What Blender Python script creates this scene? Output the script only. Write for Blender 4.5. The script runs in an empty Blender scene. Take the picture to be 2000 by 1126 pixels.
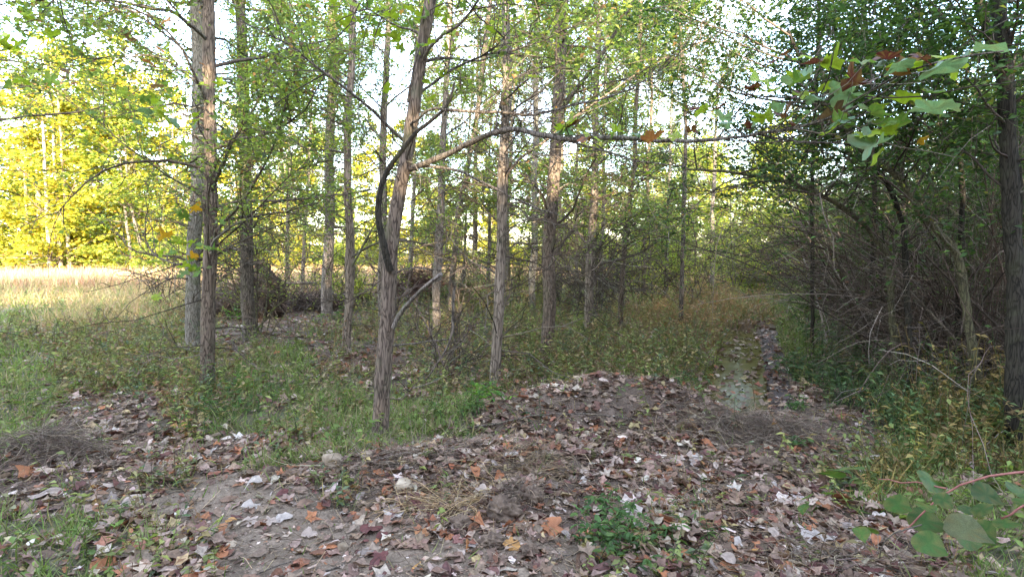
import bpy, math, random
import numpy as np
from mathutils import Vector, Matrix

# ------------------------------------------------------------------ camera, sky, sun, exposure
scene = bpy.context.scene
C = scene.collection
CAM_Z = 1.6
F_PX = 1110.0            # focal length in pixels of the 2000-pixel-wide photograph
PITCH = math.atan((563 - 492) / F_PX)   # horizon lies at row 492 of 1126
cd = bpy.data.cameras.new('camera'); cam = bpy.data.objects.new('camera', cd); C.objects.link(cam)
cd.sensor_width = 36; cd.lens = 36 * F_PX / 2000; cd.clip_start = 0.05; cd.clip_end = 2000
cam.location = (0, 0, CAM_Z); cam.rotation_euler = (math.pi / 2 - PITCH, 0, 0)
scene.camera = cam

SUN_AZ, SUN_EL = math.radians(172), math.radians(15)
w = bpy.data.worlds.new('World'); scene.world = w; w.use_nodes = True
nt = w.node_tree; nt.nodes.clear()
out = nt.nodes.new('ShaderNodeOutputWorld'); bg = nt.nodes.new('ShaderNodeBackground')
sky = nt.nodes.new('ShaderNodeTexSky'); sky.sky_type = 'NISHITA'; sky.sun_disc = False
sky.sun_elevation = SUN_EL; sky.sun_rotation = SUN_AZ; sky.air_density = 1.0; sky.dust_density = 1.0; sky.ozone_density = 1.0
tc = nt.nodes.new('ShaderNodeTexCoord'); mp = nt.nodes.new('ShaderNodeMapping'); mp.inputs['Scale'].default_value = (1, 1, 2.6)
nz = nt.nodes.new('ShaderNodeTexNoise'); nz.inputs['Scale'].default_value = 2.3; nz.inputs['Detail'].default_value = 7; nz.inputs['Roughness'].default_value = .6
rp = nt.nodes.new('ShaderNodeValToRGB'); rp.color_ramp.elements[0].position = .38; rp.color_ramp.elements[1].position = .62
mx = nt.nodes.new('ShaderNodeMixRGB'); mx.inputs[2].default_value = (1.95, 1.75, 1.8, 1)
nt.links.new(tc.outputs['Generated'], mp.inputs[0]); nt.links.new(mp.outputs[0], nz.inputs['Vector'])
nt.links.new(nz.outputs['Fac'], rp.inputs[0])
mul = nt.nodes.new('ShaderNodeMath'); mul.operation = 'MULTIPLY'; mul.inputs[1].default_value = .62
nt.links.new(rp.outputs[0], mul.inputs[0]); nt.links.new(mul.outputs[0], mx.inputs[0])
nt.links.new(sky.outputs[0], mx.inputs[1]); nt.links.new(mx.outputs[0], bg.inputs[0]); nt.links.new(bg.outputs[0], out.inputs[0])
bg.inputs[1].default_value = 0.15
sd = bpy.data.lights.new('sun', 'SUN'); sun = bpy.data.objects.new('sun', sd); C.objects.link(sun)
sd.energy = 2.0; sd.angle = math.radians(.6); sd.color = (1, .84, .60)
sdir = Vector((math.sin(SUN_AZ) * math.cos(SUN_EL), math.cos(SUN_AZ) * math.cos(SUN_EL), math.sin(SUN_EL)))
sun.rotation_euler = sdir.to_track_quat('Z', 'Y').to_euler()
scene.view_settings.view_transform = 'Standard'; scene.view_settings.look = 'None'
scene.view_settings.exposure = 3.85; scene.view_settings.gamma = 1; scene.view_settings.use_curve_mapping = False
scene.render.engine = 'CYCLES'
scene.cycles.max_bounces = 6; scene.cycles.transparent_max_bounces = 4

# ------------------------------------------------------------------ numeric helpers
rng = np.random.default_rng(7)
U = lambda a, b, n=None: rng.uniform(a, b, n)
_tab = np.random.default_rng(3).random((256, 256))
def vnoise(x, y):
    x = np.asarray(x, float); y = np.asarray(y, float)
    xi = np.floor(x).astype(int); yi = np.floor(y).astype(int); fx = x - xi; fy = y - yi
    fx = fx * fx * (3 - 2 * fx); fy = fy * fy * (3 - 2 * fy)
    a = _tab[xi & 255, yi & 255]; b = _tab[(xi + 1) & 255, yi & 255]
    c = _tab[xi & 255, (yi + 1) & 255]; d = _tab[(xi + 1) & 255, (yi + 1) & 255]
    return (a * (1 - fx) + b * fx) * (1 - fy) + (c * (1 - fx) + d * fx) * fy
def fbm(x, y, o=4):
    s = 0; a = .5; t = 0
    for i in range(o):
        s = s + a * vnoise(x * 2 ** i + 17.3 * i, y * 2 ** i + 9.1 * i); t += a; a *= .5
    return s / t
cp, sp = math.cos(PITCH), math.sin(PITCH)
def ray(px, py):
    u = (px - 1000) / F_PX; v = -(py - 563) / F_PX
    d = np.array([u, cp + v * sp, -sp + v * cp]); return d
def P(px, py, Y):                       # photo pixel and depth -> point in the place
    d = ray(px, py); return np.array([0, 0, CAM_Z]) + d * (Y / d[1])
def proj(x, y, z):
    y = np.asarray(y, float); zz = z - CAM_Z
    f = y * cp - zz * sp; up = y * sp + zz * cp; f = np.maximum(f, .05)
    return 1000 + F_PX * x / f, 563 - F_PX * up / f

# ------------------------------------------------------------------ terrain
def flat(px, py):
    d = ray(px, py); t = CAM_Z / -d[2]; return np.array([d[0] * t, d[1] * t])
CH = np.array([flat(1425, 800), flat(1432, 765), flat(1440, 725), flat(1446, 690), flat(1450, 662), flat(1452, 640)])
def chan(x, y):                          # distance to the wet rut's centre line and position along it
    best = np.full(np.shape(x), 1e9); al = np.zeros(np.shape(x)); side = np.zeros(np.shape(x)); acc = 0
    for i in range(len(CH) - 1):
        a, b = CH[i], CH[i + 1]; v = b - a; L = np.linalg.norm(v); v = v / L
        dx, dy = x - a[0], y - a[1]; t = np.clip(dx * v[0] + dy * v[1], 0, L)
        ex, ey = dx - t * v[0], dy - t * v[1]; d = np.hypot(ex, ey); m = d < best
        best = np.where(m, d, best); al = np.where(m, acc + t, al); side = np.where(m, dx * v[1] - dy * v[0], side); acc += L
    return best, al / acc, side
def g2(x, y, cx, cy, sx, sy, r=0):
    c, s = math.cos(r), math.sin(r); dx, dy = x - cx, y - cy
    u = dx * c + dy * s; v = -dx * s + dy * c; return np.exp(-(u / sx) ** 2 - (v / sy) ** 2)
def height(x, y):
    x = np.asarray(x, float); y = np.asarray(y, float); r = np.hypot(x, y)
    h = .10 * (fbm(x * .35 + 5, y * .35 + 8, 3) - .5) * np.clip(r / 6, .3, 1)
    near = np.clip((16 - r) / 6, 0, 1)
    h = h + near * .07 * (fbm(x * 2.1, y * 2.1, 3) - .5)
    rough = near * np.clip(g2(x, y, .9, 4.3, 2.6, 1.7), 0, 1)
    h = h + rough * .10 * (fbm(x * 6, y * 6, 3) - .5) + near * .03 * (fbm(x * 11, y * 11, 3) - .5)
    h = h + .43 * g2(x, y, .95, 5.3, 1.05, .55, .05) + .16 * g2(x, y, -.2, 4.1, 1.3, .35, .1) + .12 * g2(x, y, .05, 3.5, .28, .22)
    h = h + .05 * g2(x, y, 2.0, 4.4, .8, .5)
    h = h + .10 * g2(x, y, -3.7, 4.4, .55, .28)
    h = h - .10 * g2(x, y, -2.4, 5.2, 1.6, .35, .4) - .07 * g2(x, y, -1.2, 6.6, 1.8, .3, .1)
    d, al, sd_ = chan(x, y)
    h = h * np.clip((d - .25) / .5, 0, 1) - .19 * np.exp(-(d / (.45 - .12 * al + .12 * (fbm(x * 4, y * 4, 2) - .5))) ** 4) + .07 * np.exp(-((d - .75) / .25) ** 2)
    h = h + .05 * np.exp(-((sd_ - .38) / .12) ** 2) * (d < .8)
    return h
def G(px, py):                           # photo pixel -> point on the ground
    d = ray(px, py); p = flat(px, py)
    z = float(height(p[0], p[1]))
    for i in range(6):
        t = (CAM_Z - z) / -d[2]; z = .5 * z + .5 * float(height(d[0] * t, d[1] * t))
    t = (CAM_Z - z) / -d[2]; return np.array([d[0] * t, d[1] * t, float(height(d[0] * t, d[1] * t))])

# ------------------------------------------------------------------ mesh building
class Geo:
    def __init__(s): s.v = []; s.f = []; s.c = []; s.n = 0
    def add(s, V, F, col):               # V (n,k,3) copies of one template, F (m,3), col (n,3) or (3,)
        n, k = V.shape[:2]
        if n == 0: return
        s.v.append(V.reshape(-1, 3)); s.f.append((F[None] + (np.arange(n) * k)[:, None, None]).reshape(-1, 3) + s.n)
        col = np.asarray(col, float)
        if col.ndim == 1: col = np.tile(col, (n, 1))
        s.c.append(np.repeat(col, k, 0) if col.ndim == 2 else col.reshape(-1, 3)); s.n += n * k
    def mesh(s, name, mat, smooth=False):
        me = bpy.data.meshes.new(name); V = np.concatenate(s.v); F = np.concatenate(s.f); col = np.concatenate(s.c)
        me.vertices.add(len(V)); me.vertices.foreach_set('co', V.astype(np.float32).ravel())
        me.loops.add(F.size); me.loops.foreach_set('vertex_index', F.astype(np.int32).ravel())
        me.polygons.add(len(F)); me.polygons.foreach_set('loop_start', np.arange(0, F.size, 3, dtype=np.int32))
        if smooth: me.polygons.foreach_set('use_smooth', np.ones(len(F), bool))
        me.update(calc_edges=True)
        a = me.attributes.new('Col', 'FLOAT_COLOR', 'POINT')
        a.data.foreach_set('color', np.concatenate([np.clip(col, 0, 1), np.ones((len(col), 1))], 1).astype(np.float32).ravel())
        me.materials.append(mat); return me
    def build(s, name, mat, parent=None, smooth=False, stuff=False):
        o = bpy.data.objects.new(name, s.mesh(name, mat, smooth)); C.objects.link(o)
        if parent:
            o.parent = parent; o.matrix_parent_inverse = Matrix.Translation(parent.location).inverted() if False else Matrix()
            pl = np.array(parent_world(parent)); co = np.concatenate(s.v) - pl
            o.data.vertices.foreach_set('co', co.astype(np.float32).ravel()); o.data.update()
        if stuff: o['kind'] = 'stuff'
        return o
def parent_world(p):
    v = Vector((0, 0, 0))
    while p: v += p.location; p = p.parent
    return v
def thing(name, label, cat, loc, group=None):
    o = bpy.data.objects.new(name, None); C.objects.link(o); o.location = [float(a) for a in loc]; o.empty_display_size = .2
    return tag(o, label, cat, group)
def tag(o, label=None, cat=None, group=None, kind=None):
    if label: o['label'] = label
    if cat: o['category'] = cat
    if group: o['group'] = group
    if kind: o['kind'] = kind
    return o
def nrm(a): return a / np.maximum(np.linalg.norm(a, axis=-1, keepdims=True), 1e-9)
def tubes(geo, Pt, R, sides, col, ref=None):    # Pt (N,M,3), R (N,M)
    N, M = Pt.shape[:2]
    if N == 0: return
    T = nrm(np.gradient(Pt, axis=1))
    r = nrm(rng.normal(size=(N, 1, 3))) if ref is None else np.tile(np.array(ref, float), (N, 1, 1))
    bad = np.abs((T * r).sum(-1)).max(1) > .97; r = np.where(bad[:, None, None], np.array([[[1, .1, 0]]]), r)
    A = nrm(np.cross(T, r)); B = np.cross(T, A)
    th = np.arange(sides) / sides * 2 * np.pi
    V = Pt[:, :, None] + R[:, :, None, None] * (A[:, :, None] * np.cos(th)[:, None] + B[:, :, None] * np.sin(th)[:, None])
    V = V.reshape(N, M * sides, 3); F = []
    for i in range(M - 1):
        for j in range(sides):
            a = i * sides + j; b = i * sides + (j + 1) % sides; c = a + sides; d = b + sides
            F += [(a, b, d), (a, d, c)]
    if sides > 3:
        F += [(((M - 1) * sides), (M - 1) * sides + j, (M - 1) * sides + j + 1) for j in range(1, sides - 1)]
    geo.add(V, np.array(F), col)
def grow(base, az, el, L, M, bend, wig=.12):
    N = len(base); Pt = np.zeros((N, M, 3)); Pt[:, 0] = base; a = az.copy(); e = el.copy(); st = L / (M - 1)
    for i in range(1, M):
        Pt[:, i] = Pt[:, i - 1] + np.stack([np.cos(e) * np.sin(a), np.cos(e) * np.cos(a), np.sin(e)], 1) * st[:, None]
        a = a + rng.normal(0, wig, N); e = e + bend / (M - 1) + rng.normal(0, wig, N)
    return Pt
def sample(Pt, n, t0=.1, t1=1.0, power=1.0, weights=None):
    N, M = Pt.shape[:2]; i = rng.integers(0, N, n) if weights is None else rng.choice(N, n, p=weights / weights.sum())
    t = (t0 + (t1 - t0) * rng.random(n) ** power) * (M - 1); k = np.minimum(t.astype(int), M - 2); f = (t - k)[:, None]
    p = Pt[i, k] * (1 - f) + Pt[i, k + 1] * f; d = nrm(Pt[i, k + 1] - Pt[i, k])
    return p, np.arctan2(d[:, 0], d[:, 1]), np.arcsin(np.clip(d[:, 2], -1, 1)), i
def pal(cols, n, var=.18):
    cols = np.array(cols, float); w_ = cols[:, 3] / cols[:, 3].sum(); i = rng.choice(len(cols), n, p=w_)
    return cols[i, :3] * (1 + rng.normal(0, var, (n, 1))).clip(.4, 1.8) * (1 + rng.normal(0, .035, (n, 3)))

DIA = (np.array([(0, 0, 0), (.45, .5, .1), (1, 0, -.08), (.45, -.5, .1)], float), np.array([(0, 2, 1), (0, 3, 2)]))
OVAL = (np.array([(0, 0, 0), (.22, .38, .07), (.62, .46, .07), (1, 0, -.14), (.62, -.46, .07), (.22, -.38, .07), (.5, 0, 0)], float),
        np.array([(0, 6, 1), (1, 6, 2), (2, 6, 3), (3, 6, 4), (4, 6, 5), (5, 6, 0)]))
BLADE = (np.array([(0, -.5, 0), (0, .5, 0), (.5, -.42, -.02), (.5, .42, -.02), (1, 0, -.22)], float), np.array([(0, 1, 3), (0, 3, 2), (2, 3, 4)]))
def leaves(geo, pos, d, n, L, W, T, col):
    d = nrm(d); s = nrm(np.cross(n, d)); n = np.cross(d, s); t, F = T
    L = np.asarray(L)[:, None, None]; W = np.asarray(W)[:, None, None]
    V = pos[:, None] + L * t[None, :, 0:1] * d[:, None] + W * t[None, :, 1:2] * s[:, None] + L * t[None, :, 2:3] * n[:, None]
    geo.add(V, F, col)
def hdir(n, droop=0.0, sd=.35):
    a = U(0, 2 * np.pi, n); return nrm(np.stack([np.cos(a), np.sin(a), -droop + rng.normal(0, sd, n)], 1))
def ndir(n, sd=.5): return nrm(np.stack([rng.normal(0, sd, n), rng.normal(0, sd, n), np.ones(n)], 1))
def lobed(kind, seed, k=20, rings=2):
    """outline of a fallen leaf, curled; length 1 along x"""
    r_ = np.random.default_rng(seed); th = np.linspace(0, 2 * np.pi, k, endpoint=False)
    if kind == 'sycamore':
        rr = .34 + .19 * np.abs(np.cos(2.5 * th)) ** 1.2 + (.065 if k > 22 else .045) * r_.normal(size=k); rr[k // 2] *= .55
        xs, ys = rr * np.cos(th), rr * np.sin(th) * 1.02
    elif kind == 'oak':
        rr = 1 + .28 * np.cos(th * 7) + .08 * r_.normal(size=k); xs, ys = .5 * np.cos(th) * (1 + .06 * r_.normal(size=k)), .23 * np.sin(th) * rr
    else:
        rr = 1 + .06 * r_.normal(size=k); rr[0] = 1.28; xs, ys = .5 * np.cos(th) * rr, .29 * np.sin(th) * rr * (1 - .3 * np.cos(th))
    a, b, c, e = r_.normal(0, .4), r_.normal(.45, .6), r_.normal(0, .4), r_.uniform(0, 6)
    z = lambda x, y: .9 * a * x * x + 1.1 * b * y * y + c * x * y + .05 * np.sin(9 * x + e) + .04 * np.sin(13 * y + e)
    V = [(0, 0, z(0, 0))]; F = []
    fr = [1.0] if rings == 1 else [.55, 1.0]
    for f in fr: V += [(x * f, y * f, z(x * f, y * f) + .015 * r_.normal()) for x, y in zip(xs, ys)]
    for j in range(k):
        F.append((0, 1 + j, 1 + (j + 1) % k))
        if rings == 2: F += [(1 + j, 1 + k + j, 1 + k + (j + 1) % k), (1 + j, 1 + k + (j + 1) % k, 1 + (j + 1) % k)]
    V = np.array(V, float); V[:, 2] -= V[:, 2].min(); V[:, 0] += 0
    return V, np.array(F)

# ------------------------------------------------------------------ materials
def new_mat(name):
    m = bpy.data.materials.new(name); m.use_nodes = True; n = m.node_tree; n.nodes.clear(); return m, n, n.nodes.new, n.links.new
def attr_mat(name, rough=.55, trans=0.0, nscale=60, namt=.35, bump=0.0, spec=.3, tint=(1.25, 1.35, .7)):
    m, n, N, L = new_mat(name); o = N('ShaderNodeOutputMaterial'); p = N('ShaderNodeBsdfPrincipled')
    a = N('ShaderNodeAttribute'); a.attribute_name = 'Col'; tc = N('ShaderNodeTexCoord')
    nz = N('ShaderNodeTexNoise'); nz.inputs['Scale'].default_value = nscale; nz.inputs['Detail'].default_value = 4
    mr = N('ShaderNodeMapRange'); mr.inputs[3].default_value = 1 - namt; mr.inputs[4].default_value = 1 + namt; mr.inputs[1].default_value = .3; mr.inputs[2].default_value = .7
    mm = N('ShaderNodeVectorMath'); mm.operation = 'SCALE'
    L(tc.outputs['Object'], nz.inputs['Vector']); L(nz.outputs['Fac'], mr.inputs[0]); L(a.outputs['Color'], mm.inputs[0]); L(mr.outputs[0], mm.inputs['Scale'])
    L(mm.outputs[0], p.inputs['Base Color']); p.inputs['Roughness'].default_value = rough; p.inputs['Specular IOR Level'].default_value = spec
    if bump:
        b = N('ShaderNodeBump'); b.inputs['Strength'].default_value = bump; b.inputs['Distance'].default_value = .01
        L(nz.outputs['Fac'], b.inputs['Height']); L(b.outputs[0], p.inputs['Normal'])
    if trans:
        t = N('ShaderNodeBsdfTranslucent'); tm = N('ShaderNodeVectorMath'); tm.operation = 'MULTIPLY'; tm.inputs[1].default_value = tint
        L(mm.outputs[0], tm.inputs[0]); L(tm.outputs[0], t.inputs[0])
        x = N('ShaderNodeMixShader'); x.inputs[0].default_value = trans
        L(p.outputs[0], x.inputs[1]); L(t.outputs[0], x.inputs[2]); L(x.outputs[0], o.inputs[0])
    else: L(p.outputs[0], o.inputs[0])
    return m
M_LEAF = attr_mat('leaf_green', .5, .5, 30, .2)
M_FAR = attr_mat('leaf_far', .6, .45, 1.5, .25)
M_BIG = attr_mat('leaf_big', .42, .4, 45, .22, .15)
M_GRASS = attr_mat('grass_blades', .55, .35, 12, .25)
M_LITTER = attr_mat('fallen_leaf_tissue', .6, .12, 55, .35, .3, .35, (1.2, 1, .8))
M_TWIG = attr_mat('twig_bark', .85, 0, 40, .4, .4, .2)
M_STRAW = attr_mat('dry_straw', .7, .15, 30, .3)
def bark_mat(name, light, dark, moss=.0, sc=1.0):
    m, n, N, L = new_mat(name); o = N('ShaderNodeOutputMaterial'); p = N('ShaderNodeBsdfPrincipled'); tc = N('ShaderNodeTexCoord')
    mp = N('ShaderNodeMapping'); mp.inputs['Scale'].default_value = (1, 1, .15); L(tc.outputs['Object'], mp.inputs[0])
    wn = N('ShaderNodeTexNoise'); wn.inputs['Scale'].default_value = 14; wn.inputs['Detail'].default_value = 3; L(mp.outputs[0], wn.inputs['Vector'])
    ad = N('ShaderNodeMixRGB'); ad.blend_type = 'LINEAR_LIGHT'; ad.inputs[0].default_value = .06; L(mp.outputs[0], ad.inputs[1]); L(wn.outputs['Color'], ad.inputs[2])
    v = N('ShaderNodeTexVoronoi'); v.feature = 'DISTANCE_TO_EDGE'; v.inputs['Scale'].default_value = 38 * sc; L(ad.outputs[0], v.inputs['Vector'])
    n2 = N('ShaderNodeTexNoise'); n2.inputs['Scale'].default_value = 60 * sc; n2.inputs['Detail'].default_value = 6; n2.inputs['Roughness'].default_value = .65; L(mp.outputs[0], n2.inputs['Vector'])
    n3 = N('ShaderNodeTexNoise'); n3.inputs['Scale'].default_value = 3; n3.inputs['Detail'].default_value = 5; L(tc.outputs['Object'], n3.inputs['Vector'])
    r1 = N('ShaderNodeMapRange'); r1.inputs[2].default_value = .16; L(v.outputs['Distance'], r1.inputs[0])
    m1 = N('ShaderNodeMath'); m1.operation = 'MULTIPLY'; L(r1.outputs[0], m1.inputs[0]); L(n2.outputs['Fac'], m1.inputs[1])
    m2 = N('ShaderNodeMath'); m2.operation = 'MULTIPLY_ADD'; L(n3.outputs['Fac'], m2.inputs[0]); m2.inputs[1].default_value = .35; L(m1.outputs[0], m2.inputs[2])
    cr = N('ShaderNodeValToRGB'); e = cr.color_ramp.elements; e[0].position = .16; e[0].color = (*dark, 1); e[1].position = .8; e[1].color = (*light, 1); L(m2.outputs[0], cr.inputs[0])
    n4 = N('ShaderNodeTexNoise'); n4.inputs['Scale'].default_value = 5; n4.inputs['Detail'].default_value = 6; L(tc.outputs['Object'], n4.inputs['Vector'])
    r4 = N('ShaderNodeMapRange'); r4.inputs[1].default_value = .55; r4.inputs[2].default_value = .72; r4.inputs[4].default_value = moss; L(n4.outputs['Fac'], r4.inputs[0])
    mx = N('ShaderNodeMixRGB'); mx.inputs[2].default_value = (.12, .13, .07, 1); L(r4.outputs[0], mx.inputs[0]); L(cr.outputs[0], mx.inputs[1]); L(mx.outputs[0], p.inputs['Base Color'])
    b = N('ShaderNodeBump'); b.inputs['Strength'].default_value = .65; b.inputs['Distance'].default_value = .012; L(m1.outputs[0], b.inputs['Height']); L(b.outputs[0], p.inputs['Normal'])
    p.inputs['Roughness'].default_value = .9; p.inputs['Specular IOR Level'].default_value = .15; L(p.outputs[0], o.inputs[0]); return m
M_BARK = bark_mat('bark_grey_brown', (.30, .255, .22), (.06, .047, .04), .35)
M_BARKD = bark_mat('bark_dark', (.20, .165, .135), (.03, .024, .02), .4)
M_BARKL = bark_mat('bark_pale', (.50, .44, .35), (.16, .13, .10), .2, .4)
M_BARKX = bark_mat('bark_darkest', (.06, .052, .04), (.014, .012, .01), .3)
M_BARKO = bark_mat('bark_olive', (.17, .155, .09), (.05, .045, .03), .5)
M_BARKS = [M_BARK, bark_mat('bark_warm_brown', (.31, .25, .20), (.06, .045, .035), .25, .8), bark_mat('bark_lichen_grey', (.30, .275, .235), (.07, .058, .046), .7, 1.2), bark_mat('bark_umber', (.235, .18, .14), (.045, .033, .026), .45, 1.0)]
def ground_mat():
    m, n, N, L = new_mat('forest_soil'); o = N('ShaderNodeOutputMaterial'); p = N('ShaderNodeBsdfPrincipled'); tc = N('ShaderNodeTexCoord')
    a = N('ShaderNodeAttribute'); a.attribute_name = 'Col'
    n1 = N('ShaderNodeTexNoise'); n1.inputs['Scale'].default_value = 9; n1.inputs['Detail'].default_value = 9; n1.inputs['Roughness'].default_value = .65
    n2 = N('ShaderNodeTexNoise'); n2.inputs['Scale'].default_value = 70; n2.inputs['Detail'].default_value = 6; n2.inputs['Roughness'].default_value = .7
    L(tc.outputs['Object'], n1.inputs['Vector']); L(tc.outputs['Object'], n2.inputs['Vector'])
    mr = N('ShaderNodeMapRange'); mr.inputs[1].default_value = .3; mr.inputs[2].default_value = .7; mr.inputs[3].default_value = .55; mr.inputs[4].default_value = 1.4; L(n1.outputs['Fac'], mr.inputs[0])
    mr2 = N('ShaderNodeMapRange'); mr2.inputs[1].default_value = .3; mr2.inputs[2].default_value = .7; mr2.inputs[3].default_value = .6; mr2.inputs[4].default_value = 1.35; L(n2.outputs['Fac'], mr2.inputs[0])
    s1 = N('ShaderNodeVectorMath'); s1.operation = 'SCALE'; s2 = N('ShaderNodeVectorMath'); s2.operation = 'SCALE'
    L(a.outputs['Color'], s1.inputs[0]); L(mr.outputs[0], s1.inputs['Scale']); L(s1.outputs[0], s2.inputs[0]); L(mr2.outputs[0], s2.inputs['Scale']); L(s2.outputs[0], p.inputs['Base Color'])
    b = N('ShaderNodeBump'); b.inputs['Strength'].default_value = .8; b.inputs['Distance'].default_value = .03; ma = N('ShaderNodeMath'); ma.operation = 'MULTIPLY_ADD'; ma.inputs[1].default_value = .4
    L(n2.outputs['Fac'], ma.inputs[0]); L(n1.outputs['Fac'], ma.inputs[2]); L(ma.outputs[0], b.inputs['Height']); L(b.outputs[0], p.inputs['Normal'])
    p.inputs['Roughness'].default_value = .85; p.inputs['Specular IOR Level'].default_value = .15; L(p.outputs[0], o.inputs[0]); return m
M_GROUND = ground_mat()
def water_mat():
    m, n, N, L = new_mat('shallow_water'); o = N('ShaderNodeOutputMaterial'); p = N('ShaderNodeBsdfPrincipled'); tc = N('ShaderNodeTexCoord')
    n1 = N('ShaderNodeTexNoise'); n1.inputs['Scale'].default_value = 7; n1.inputs['Detail'].default_value = 5; L(tc.outputs['Object'], n1.inputs['Vector'])
    cr = N('ShaderNodeValToRGB'); e = cr.color_ramp.elements; e[0].position = .35; e[0].color = (.06, .052, .018, 1); e[1].position = .7; e[1].color = (.115, .095, .038, 1); L(n1.outputs['Fac'], cr.inputs[0]); L(cr.outputs[0], p.inputs['Base Color'])
    n2 = N('ShaderNodeTexNoise'); n2.inputs['Scale'].default_value = 16; n2.inputs['Detail'].default_value = 2; L(tc.outputs['Object'], n2.inputs['Vector'])
    b = N('ShaderNodeBump'); b.inputs['Strength'].default_value = .07; b.inputs['Distance'].default_value = .012; L(n2.outputs['Fac'], b.inputs['Height']); L(b.outputs[0], p.inputs['Normal'])
    p.inputs['Roughness'].default_value = .1; p.inputs['IOR'].default_value = 1.1; p.inputs['Specular IOR Level'].default_value = .1; L(p.outputs[0], o.inputs[0]); return m
def rock_mat(name, c1, c2):
    m, n, N, L = new_mat(name); o = N('ShaderNodeOutputMaterial'); p = N('ShaderNodeBsdfPrincipled'); tc = N('ShaderNodeTexCoord')
    n1 = N('ShaderNodeTexNoise'); n1.inputs['Scale'].default_value = 18; n1.inputs['Detail'].default_value = 8; L(tc.outputs['Object'], n1.inputs['Vector'])
    cr = N('ShaderNodeValToRGB'); e = cr.color_ramp.elements; e[0].position = .35; e[0].color = (*c1, 1); e[1].position = .65; e[1].color = (*c2, 1); L(n1.outputs['Fac'], cr.inputs[0]); L(cr.outputs[0], p.inputs['Base Color'])
    b = N('ShaderNodeBump'); b.inputs['Strength'].default_value = .6; b.inputs['Distance'].default_value = .01; L(n1.outputs['Fac'], b.inputs['Height']); L(b.outputs[0], p.inputs['Normal'])
    p.inputs['Roughness'].default_value = .85; L(p.outputs[0], o.inputs[0]); return m

# ------------------------------------------------------------------ what covers the ground where
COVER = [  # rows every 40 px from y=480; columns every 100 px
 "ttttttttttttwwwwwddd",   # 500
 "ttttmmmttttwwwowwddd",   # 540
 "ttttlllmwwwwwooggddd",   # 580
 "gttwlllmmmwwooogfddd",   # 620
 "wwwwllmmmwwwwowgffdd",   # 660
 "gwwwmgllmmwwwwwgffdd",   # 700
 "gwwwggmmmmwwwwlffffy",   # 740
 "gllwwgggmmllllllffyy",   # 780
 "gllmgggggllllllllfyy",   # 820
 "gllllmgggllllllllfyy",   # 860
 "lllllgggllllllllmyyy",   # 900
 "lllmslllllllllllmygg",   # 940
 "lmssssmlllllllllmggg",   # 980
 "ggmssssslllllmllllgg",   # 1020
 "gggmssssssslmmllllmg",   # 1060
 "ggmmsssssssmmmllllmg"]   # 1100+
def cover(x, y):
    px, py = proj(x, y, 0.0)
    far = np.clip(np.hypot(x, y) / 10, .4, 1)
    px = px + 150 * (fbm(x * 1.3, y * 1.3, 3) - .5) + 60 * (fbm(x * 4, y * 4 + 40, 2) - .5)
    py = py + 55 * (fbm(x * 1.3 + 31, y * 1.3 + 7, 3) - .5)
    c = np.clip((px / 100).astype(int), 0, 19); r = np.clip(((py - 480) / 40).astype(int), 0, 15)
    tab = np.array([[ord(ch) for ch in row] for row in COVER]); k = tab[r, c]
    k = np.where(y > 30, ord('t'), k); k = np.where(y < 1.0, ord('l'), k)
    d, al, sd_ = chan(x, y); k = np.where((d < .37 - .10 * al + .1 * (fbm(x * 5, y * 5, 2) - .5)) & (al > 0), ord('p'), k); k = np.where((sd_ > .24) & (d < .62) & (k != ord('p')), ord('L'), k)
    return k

# ground sheet: fine near the viewer, coarse to the horizon
def axis(fine0, fine1, step, lim0, lim1, g=1.16):
    a = list(np.arange(fine0, fine1 + 1e-6, step)); s = step
    while a[-1] < lim1: s *= g; a.append(a[-1] + s)
    s = step
    while a[0] > lim0: s *= g; a.insert(0, a[0] - s)
    return np.array(a)
xs = axis(-4.5, 4.8, .040, -700, 700); ys = axis(1.6, 8.6, .042, -700, 900)
X, Y = np.meshgrid(xs, ys, indexing='ij'); Z = height(X, Y); Z = np.where(np.hypot(X, Y) > 90, 0, Z)
nx, ny = X.shape; idx = np.arange(nx * ny).reshape(nx, ny)
a_, b_, c_, d_ = idx[:-1, :-1].ravel(), idx[1:, :-1].ravel(), idx[1:, 1:].ravel(), idx[:-1, 1:].ravel()
Fg = np.concatenate([np.stack([a_, b_, c_], 1), np.stack([a_, c_, d_], 1)])
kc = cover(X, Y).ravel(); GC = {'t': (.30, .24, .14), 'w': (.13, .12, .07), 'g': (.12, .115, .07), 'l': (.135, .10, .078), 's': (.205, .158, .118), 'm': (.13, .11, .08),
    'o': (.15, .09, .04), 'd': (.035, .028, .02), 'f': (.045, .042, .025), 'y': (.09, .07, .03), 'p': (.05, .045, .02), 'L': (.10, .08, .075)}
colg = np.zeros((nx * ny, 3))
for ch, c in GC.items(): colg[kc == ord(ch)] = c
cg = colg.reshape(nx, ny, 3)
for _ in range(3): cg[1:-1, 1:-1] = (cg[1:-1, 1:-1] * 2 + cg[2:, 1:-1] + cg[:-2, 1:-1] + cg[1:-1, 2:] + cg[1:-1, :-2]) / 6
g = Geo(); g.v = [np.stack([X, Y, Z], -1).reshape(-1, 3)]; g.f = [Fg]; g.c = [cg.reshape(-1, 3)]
ground = g.build('ground', M_GROUND, smooth=True); ground['kind'] = 'structure'
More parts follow.
